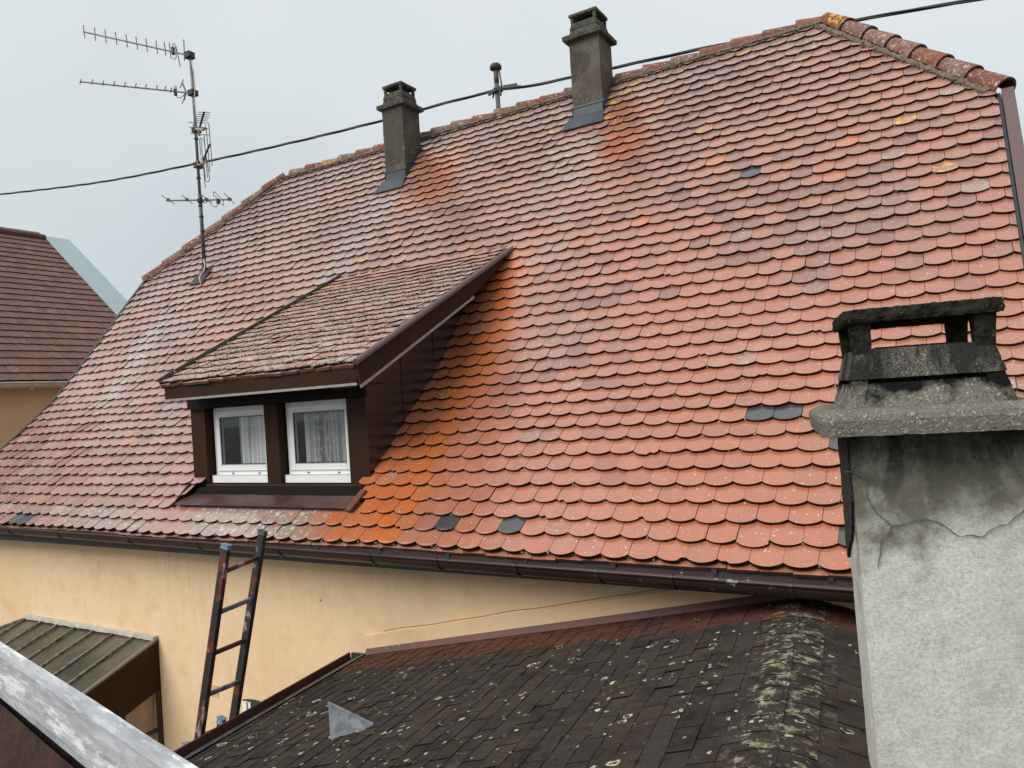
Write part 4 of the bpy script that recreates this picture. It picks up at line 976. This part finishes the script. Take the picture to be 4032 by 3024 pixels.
for line in cr:
    p3 = [U(x_, y_, face_n, face_p) for x_, y_ in line]
    fine = []
    for a, b_ in zip(p3[:-1], p3[1:]):
        for j in range(3): fine.append(a.lerp(b_, j/3)+ (rmz @ Vector((random.gauss(0, .0009), 0, random.gauss(0, .0009)))))
    fine.append(p3[-1]); rad = [max(.0006, .0013+.0011*N3(i, 0, 0, .3)) for i in range(len(fine))]
    ckb.tube(fine, rad, 5)
ckb.build('crack', plain('crack shadow', (.10, .095, .09), .95, .1), fgc)

# ================================================================== NEAR ROOF WITH METAL VERGE (bottom left)
nr = empty('near_roof', (-2, -3.6, -1)); tag(nr, 'dark brown roof corner with galvanised metal capping close in the lower left corner', 'roof')
vd = ray(-677, 953).normalized()
def on_line(px, py, p0):      # nearest point on ray through px,py to the line p0+vd*s
    r_ = ray(px, py).normalized(); w0_ = CAM-p0; a = r_.dot(r_); b_ = r_.dot(vd); c = 1.; d_ = r_.dot(w0_); e__ = vd.dot(w0_); den = a*c-b_*b_
    return CAM + r_*((b_*e__-c*d_)/den)
Pu = CAM+ray(0, 1385)*1.75; Pl = CAM+ray(0, 1495)*1.66; Pc = CAM+ray(0, 1428)*1.69+Vector((0, 0, .004))
def ln(p, s): return p - vd*s
ends = (-.9, 2.2)
mc = B(); sec = [Pu, Pc+Vector((0, 0, .006)), Pl]
mz = plain('galvanised sheet', (.42, .44, .46), .45, .25, 10, metal=.25, c2=(.56, .58, .6))
mg = M('weathered galvanised capping', .42, .5, .2)
rotv = (0, 0, -math.atan2(vd.y, vd.x)); mpv = mg.n('ShaderNodeMapping', Vector=mg.n('ShaderNodeMapping', Vector=mg.tc, Rotation=rotv).outputs[0], Scale=(.12, 1, 1)).outputs[0]
cc_ = mg.mix(mg.ramp(mg.noise(40, 5, .6, vec=mpv), .35, .65), (.27, .28, .30), (.45, .465, .49)); cc_ = mg.mix(mg.ramp(mg.noise(95, 4, .7, vec=mpv), .52, .62, 0, .45), cc_, (.62, .64, .66)); cc_ = mg.mix(mg.ramp(mg.noise(26, 8, .85, vec=mpv), .52, .57, 0, .85), cc_, (.78, .79, .79)); cc_ = mg.mix(mg.ramp(mg.noise(9, 4, .6), .56, .7, 0, .5), cc_, (.3, .27, .26))
mg.set('Base Color', cc_); mg.set('Roughness', mg.ramp(mg.noise(20, 4), .3, .7, .35, .6)); mg.bump(mg.noise(30, 4), .2, .003)
NS = 40
for i in range(NS):
    s0 = ends[0]+(ends[1]-ends[0])*i/NS; s1 = ends[0]+(ends[1]-ends[0])*(i+1)/NS
    for a, b_ in zip(sec[:-1], sec[1:]):
        def w_(p_, s_): q = ln(p_, s_); return q + Vector((0, 0, .0025*N3(q.x, q.y, p_.z*9, 4.)))
        mc.poly([w_(a, s0), w_(a, s1), w_(b_, s1), w_(b_, s0)])
    mc.poly([ln(Pl, s0), ln(Pl, s1), ln(Pl+Vector((0, 0, -.012)), s1), ln(Pl+Vector((0, 0, -.012)), s0)])
    mc.poly([ln(Pu, s0), ln(Pu, s1), ln(Pu+Vector((0, .0, -.05)), s1), ln(Pu+Vector((0, .0, -.05)), s0)])
mc.build('metal_capping', mg.m, nr)
side = (Pl-Pu); side = side-vd*side.dot(vd); side.normalize(); sdn = (Vector((side.x, side.y, side.z*1.0)) + Vector((0, 0, -.15))).normalized()
nT = vd.cross(sdn).normalized(); nT = nT if nT.z > 0 else -nT
Pt = Pl+Vector((0, 0, -.012))
def FN(s, t_, h=0.): return Pt - vd*s + sdn*(1.5-t_) + nT*h
rt_m = M('rough brown roof tile', .9, .3); at_ = rt_m.noise(16, 6, .75); cN = rt_m.mix(rt_m.ramp(at_, .35, .65), (.035, .018, .014), (.085, .042, .03)); cN = rt_m.mix(rt_m.ramp(rt_m.noise(60, 5, .8), .55, .68, 0, .7), cN, (.14, .085, .06)); rt_m.set('Base Color', cN); rt_m.bump(rt_m.noise(70, 6, .8), 1., .012)
t = B(); tiles(t, FN, 5, lambda tt: -1., lambda tt: 2.4, .30, .38, lambda s, t_, n, i, r_: (r_.random(), 0, 0, 0), straight=True, L=.297, h0=.012, th=.018, jit=.6, rowoff=lambda n: .06+(.19 if n % 2 else 0))
t.build('rough_tiles', [rt_m.m, T_EDGE], nr, tint=True)
b = B(); b.prism([FN(-1, -.3, -.01), FN(2.4, -.3, -.01), FN(2.4, 1.495, -.01), FN(-1, 1.495, -.01)], nT*-.03); b.build('roof_base', DECK, nr)

# ================================================================== NEIGHBOUR HOUSE
nbh = empty('neighbour_house', (-18, 2, -6)); tag(nbh, 'neighbouring house with brown tiled roof, white gutter and salmon wall at the left edge', 'house')
NXE, NZE, NYE = -15., 1.93, 6.4; slopeN = (5.83-1.93)/4.85; aN = math.atan(slopeN); LN = 4.9/math.cos(aN)
def FNb(s, t_, h=0.): return Vector((NXE-t_*math.cos(aN)+0*h, s, NZE+t_*math.sin(aN))) + Vector((math.sin(aN), 0, math.cos(aN)))*h
rN = 25
t = B(); tiles(t, FNb, rN+1, lambda tt: -6., lambda tt: NYE, LN/(rN+.2), .2, lambda s, t_, n, i, r_: (min(1, max(0, .5+.3*r_.gauss(0, 1)+.4*N3(s, t_, 3, .5))), 0.15*r_.random() if r_.random() < .1 else 0, 0, 0), sag=.012, L=.38, h0=.042, th=.024, jit=.5, arc=6)
t.build('roof_tiles', [T_NB, T_EDGE], nbh, tint=True)
b = B(); b.prism([FNb(-6, 0, -.03), FNb(NYE, 0, -.03), FNb(NYE, LN, -.03), FNb(-6, LN, -.03)], (0, 0, -.05)); b.prism([FNb(-6, LN, -.03), FNb(NYE, LN, -.03), Vector((-24.8, NYE, NZE)), Vector((-24.8, -6, NZE))], (0, 0, -.05)); b.build('roof', DECK, nbh)
zc = plain('pale blue grey sheet', (.36, .44, .46), .4, .06, 2, metal=.1); mt_ = B()
nseg = 4
for i in range(nseg):
    t0, t1 = LN*1.01*i/nseg, LN*1.01*(i+1)/nseg-.006
    mt_.prism([FNb(NYE-.02, t0, .06), FNb(NYE+.62, t0, .06), FNb(NYE+.62, t1, .06), FNb(NYE-.02, t1, .06)], (0, 0, -.02))
mt_.build('verge_sheet', zc, nbh)
b = B(); 
for i in range(18):
    ya = -3+.52*i; b.tube([FNb(ya, LN, .03), FNb(ya+.54, LN, .03)], [.10, .085], 10)
b.build('ridge_tiles', plain('brown ridge', (.1, .045, .035), .7, .3), nbh)
b = B(); b.box((-24.5, -5.5, -6), (-15.25, NYE-.05, NZE+.02)); 
b.prism([(-24.4, NYE-.3, NZE), (-15.25, NYE-.3, NZE), (-19.85, NYE-.3, NZE+3.7)], (0, .25, 0)); b.build('wall', W_SAL, nbh)
gn = plain('cream gutter', (.5, .46, .38), .5, .25, 5); b = B()
secn = [(-.02+.11*math.cos(math.pi+math.pi*j/8), .10*math.sin(math.pi+math.pi*j/8)) for j in range(9)]
for (a0, a1), (b0, b1_) in zip(secn[:-1], secn[1:]): b.prism([(NXE+.12+a0, -6, NZE-.03+a1), (NXE+.12+b0, -6, NZE-.03+b1_), (NXE+.12+b0*.93, -6, NZE-.03+b1_*.93), (NXE+.12+a0*.93, -6, NZE-.03+a1*.93)], (0, NYE+6.2, 0))
for i in range(16): y_ = -5+.75*i; b.box((NXE+.07, y_, NZE-.16), (NXE+.22, y_+.03, NZE-.13))
b.tube([(NXE+.215, -6, NZE-.03), (NXE+.215, NYE+.2, NZE-.03)], .016, 8); b.build('gutter', gn, nbh)

# ================================================================== ANTENNA MAST
AY = 2.96
am = empty('antenna_mast', (-9.37, AY, 3.05)); tag(am, 'tall tv antenna mast with five aerials on the left of the roof', 'antenna')
def V(px, py, y=AY): return UY(px, py, y)
b = B(); mt = [V(411, 118), V(420, 240), V(432, 425)]; b.tube(mt, .021, 10); ms_ = b.build('mast', STEEL, am, smooth=True)
b = B(); b.tube([V(432, 425), V(437, 500), V(442, 583)], .026, 10); b.tube([V(432, 420), V(433, 440)], .03, 10); b.build('lower_mast', plain('dark mast tube', (.055, .06, .065), .5, .3), am, smooth=True)
for px_, py_ in ((433, 445), (435, 468), (438, 500), (439, 530), (424, 300), (427, 350), (429, 385)): b = B(); b.tube([V(px_, py_)+Vector((0, 0, -.01)), V(px_, py_)+Vector((0, 0, .01))], .032, 10); b.build('mast_clamp', BLACK, am)
b = B(); q = V(441, 583); b.prism([FR(-9.52, k2t(15.6), .05), FR(-9.2, k2t(15.6), .05), FR(-9.25, k2t(13.3), .05), FR(-9.45, k2t(13.3), .05)], (0, -.004, .01)); b.tube([q+Vector((0, 0, -.18)), q+Vector((0, 0, .06))], [.075, .03], 12); b.build('mast_boot', BLACK, am)
cb = B(); cpts = [V(440, 560, AY-.05), V(443, 573, AY-.06), V(441, 584, AY-.07), V(434, 592, AY-.12), V(431, 600, AY-.16), V(433, 610, AY-.2), V(437, 618, AY-.16)]; cb.tube(cpts, .011, 7); cb.build('aerial_cable', CREAMC, am, smooth=True); cb = B()
cb.tube([V(413, 130, AY-.03), V(419, 160, AY-.03), V(421, 190, AY-.03), V(420, 215, AY-.04), V(423, 245, AY-.03), V(427, 290, AY-.03)], .007, 6); cb.build('aerial_cable', CREAMC, am, smooth=True)
def yagi(boom, els, nm='yagi_aerial', r=.012, elr=.0075):
    b = B(); b.tube(boom, r, 8); o = b.build(nm, ALU if r < .013 else BLACK, am)
    for a, c in els:
        e_ = B(); e_.tube([a, c], elr, 6); e_.build('element', ALU, o)
    return o
def loop(pts, o, r=.006, nm='dipole', mat=None):
    b = B(); b.tube(pts, r, 6); return b.build(nm, mat or ALU, o)
def at01(a, b_, f): return a+(b_-a)*f
# first (top) : zoomed coordinates /3
Z = lambda x_, y_, y=AY: V(x_/3., y_/3., y)
b0, b1_ = Z(540, 206), Z(1235, 362)
els = [(Z(540, 163), Z(551, 249)), (Z(612, 178), Z(620, 264)), (Z(680, 192), Z(689, 278)), (Z(747, 207), Z(758, 291)), (Z(816, 222), Z(826, 306)), (Z(880, 236), Z(892, 320)), (Z(944, 248), Z(955, 334)), (Z(1010, 263), Z(1021, 347)), (Z(1064, 274), Z(1075, 360)), (Z(1097, 280), Z(1108, 375)), (Z(1191, 256), Z(1196, 394)), (Z(1140, 300), Z(1168, 432))]
ya = yagi([b0, b1_], els)
loop([Z(1108, 372), Z(1120, 380), Z(1133, 385), Z(1142, 370), Z(1138, 300), Z(1128, 280), Z(1120, 290), Z(1117, 330)], ya)
def blob(o, c, rx, rz_, mat=BLACK, nm='junction_box', ry=None):
    b = B(); b.obox(c, (Vector((rx, 0, 0)), Vector((0, ry or rx, 0)), Vector((0, 0, rz_)))); return b.build(nm, mat, o, bevel=.006)
blob(ya, Z(1122, 330), .02, .05); blob(am, Z(1228, 360), .055, .04, nm='mast_bracket')
# second, elements pointing at the viewer
b0, b1_ = Z(520, 530), Z(1245, 604); els = []
for x_, y_ in ((522, 530), (597, 532), (668, 540), (739, 545), (809, 552), (879, 558), (945, 564), (1016, 570), (1070, 577), (1108, 585)):
    c_ = Z(x_, y_); els.append((Z(x_+4, y_-16, AY-.16), Z(x_-4, y_+14, AY+.16)))
yb_ = yagi([b0, b1_], els)
c_ = Z(1200, 595)
b = B(); b.tube([Z(1183, 540), Z(1205, 596), Z(1193, 650)], .012, 6); b.build('reflector', ALU, yb_)
for a, c in (((1190, 514), (1166, 570)), ((1198, 625), (1180, 672))): b = B(); b.tube([Z(*a), Z(*c)], .007, 6); b.build('element', ALU, yb_)
loop([Z(1128, 600), Z(1130, 570), Z(1140, 556), Z(1146, 575), Z(1138, 612), Z(1150, 632), Z(1168, 635), Z(1190, 618), Z(1205, 600)], yb_); blob(yb_, Z(1137, 598), .018, .045); blob(am, Z(1250, 604), .055, .035, nm='mast_bracket')
# third: small broad-band, seen nearly end-on
K = lambda x_, y_, y=AY-.12: UY((700+x_/495.*260)/SC, (360+y_/952.*500)/SC, y)
els = [(K(152, 155), K(242, 158)), (K(146, 171), K(240, 176)), (K(143, 187), K(233, 192)), (K(140, 203), K(228, 207)), (K(138, 217), K(224, 221)), (K(83, 231), K(225, 237)), (K(87, 268), K(228, 276)), (K(92, 317), K(234, 327))]
y3 = yagi([K(197, 158, AY-.35), K(165, 268, AY-.06)], els, r=.015, elr=.0055)
b = B(); b.prism([K(130, 268), K(205, 270), K(172, 292), K(135, 285)], (0, .05, 0)); b.build('antenna_box', CREAMC, y3); b = B(); b.tube([K(155, 285), K(163, 332)], .016, 6); b.build('arm', STEEL, y3); blob(am, K(140, 293, AY), .05, .03, nm='mast_bracket')
loop([K(122, 245), K(114, 250), K(116, 262), K(126, 268), K(200, 270), K(212, 258), K(206, 247)], y3)
# fourth: vertical long elements
els = [(K(232, 235), K(258, 558)), (K(214, 282), K(240, 602)), (K(197, 325), K(222, 645)), (K(184, 480), K(206, 720))]
y4 = yagi([K(240, 398, AY-.4), K(178, 545, AY-.03)], els, r=.014, elr=.0062)
loop([K(183, 480), K(176, 360), K(170, 350), K(163, 362), K(172, 480)], y4); loop([K(176, 352), K(188, 352), K(196, 366), K(238, 650), K(234, 672), K(220, 680), K(208, 668), K(196, 548)], y4)
b = B(); b.prism([K(168, 490), K(186, 492), K(192, 535), K(175, 540), K(163, 515)], (0, .05, 0)); b.build('antenna_box', CREAMC, y4); blob(am, K(158, 555, AY), .055, .035, nm='mast_bracket')
loop([K(146, 520), K(148, 548), K(168, 550), K(178, 536)], y4, .007, mat=CREAMC)
# fifth: horizontal on lower mast
b0, b1_ = Z(1080, 1300), Z(1500, 1293)
els = [(Z(1048, 1266), Z(1131, 1322)), (Z(1179, 1263), Z(1246, 1320)), (Z(1305, 1262), Z(1374, 1312)), (Z(1452, 1251), Z(1519, 1320))]
y5 = yagi([b0, b1_], els); loop([Z(1415, 1290), Z(1385, 1265), Z(1383, 1243), Z(1392, 1243), Z(1448, 1305), Z(1446, 1332), Z(1418, 1310)], y5); blob(y5, Z(1415, 1305), .022, .03)
loop([Z(1325, 1318), Z(1345, 1305), Z(1362, 1312), Z(1378, 1335), Z(1398, 1343), Z(1414, 1325)], y5, .006); blob(am, Z(1300, 1300), .035, .022, nm='mast_bracket')
for x_, y_ in ((1090, 1296), (1212, 1295), (1340, 1294), (1488, 1291)): blob(y5, Z(x_, y_), .018, .018, nm='element_clamp')

# ================================================================== POWER MAST AND CABLE
PY = 4.9
pm = empty('power_mast', (-5.36, PY, 4.4)); tag(pm, 'short rusty steel service mast with mushroom cap behind the ridge', 'mast')
b = B(); top_ = UY(1071, 150, PY); b.tube([(top_.x-.0, PY, 4.2), (top_.x+.0, PY, top_.z-.2)], .034, 12); b.tube([(top_.x, PY, top_.z-.2), (top_.x, PY, top_.z)], .037, 12); b.build('pole', RUSTP, pm, smooth=True)
b = B(); b.tube([(top_.x, PY, top_.z-.01), (top_.x, PY, top_.z+.005), (top_.x, PY, top_.z+.04), (top_.x, PY, top_.z+.075), (top_.x, PY, top_.z+.09)], [.05, .085, .085, .06, .02], 14); b.build('cap', STACKTOP, pm, smooth=True)
b = B(); b.tube([(top_.x, PY, top_.z-.28), (top_.x, PY, top_.z-.25)], .05, 12); b.build('collar', STEEL, pm)
cpt = UY(1080, 193, PY)
b = B(); b.tube([(top_.x+.05, PY, top_.z-.0), (top_.x+.09, PY-.03, top_.z-.2), (top_.x+.1, PY-.03, top_.z-.35), (cpt.x+.12, PY-.04, cpt.z+.02)], .011, 6); b.tube([(top_.x+.06, PY, top_.z-.28), (top_.x+.07, PY-.03, top_.z-.4), (cpt.x+.05, PY-.04, cpt.z+.03)], .012, 6); b.tube([(top_.x-.05, PY, top_.z-.26), (top_.x-.06, PY-.03, top_.z-.4), (cpt.x-.05, PY-.04, cpt.z)], .011, 6); b.build('drop_wires', CABLE, pm)
b = B(); b.bar((cpt.x-.17, PY-.045, cpt.z-.04), (cpt.x-.05, PY-.045, cpt.z-.01), .03, .05); b.bar((cpt.x+.08, PY-.045, cpt.z-.005), (cpt.x+.30, PY-.045, cpt.z-.03), .03, .04); b.bar((cpt.x+.24, PY-.045, cpt.z-.06), (cpt.x+.36, PY-.045, cpt.z-.065), .02, .03); b.build('cable_clamp', BLACK, pm)
cpx = [(-160, 437), (0, 420), (220, 393), (440, 350), (640, 306), (820, 262), (950, 226), (1076, 194)]; cpx2 = [(1076, 194), (1160, 183), (1235, 167), (1325, 147), (1480, 113), (1560, 97), (1700, 71), (1830, 48), (1960, 24), (2110, -1), (2300, -36)]
def smooth_line(P_, n=8):
    o_ = []
    for i in range(len(P_)-1):
        p0, p1, p2, p3 = P_[max(0, i-1)], P_[i], P_[i+1], P_[min(len(P_)-1, i+2)]
        for j in range(n):
            q = j/n; o_.append(.5*((2*p1)+(-p0+p2)*q+(2*p0-5*p1+4*p2-p3)*q*q+(-p0+3*p1-3*p2+p3)*q**3))
    return o_+[P_[-1]]
ob = B()
for cp_ in (cpx, cpx2):
    base = smooth_line([UY(x_, y_, PY-.045) for x_, y_ in cp_])
    # resample for the twist
    res = []; acc = 0
    for a, c in zip(base[:-1], base[1:]):
        nn = max(1, int((c-a).length/.035))
        for j in range(nn): res.append(a.lerp(c, j/nn))
    res.append(base[-1])
    for ph in (0, 2.09, 4.19):
        pts = [p_+Vector((0, math.cos(i*.10+ph)*.011, math.sin(i*.10+ph)*.011)) for i, p_ in enumerate(res)]
        ob.tube(pts[::1], .0115, 5)
cbo = ob.build('overhead_cable', CABLE); tag(cbo, 'twisted black overhead cable running behind the ridge and chimneys', 'cable')

# ================================================================== GROUND
g = B(); g.poly([(-400, -400, -6), (400, -400, -6), (400, 400, -6), (-400, 400, -6)]); go = g.build('ground', plain('grey paving', (.16, .15, .14), .9, .3, 1.5)); tag(go, kind='structure')
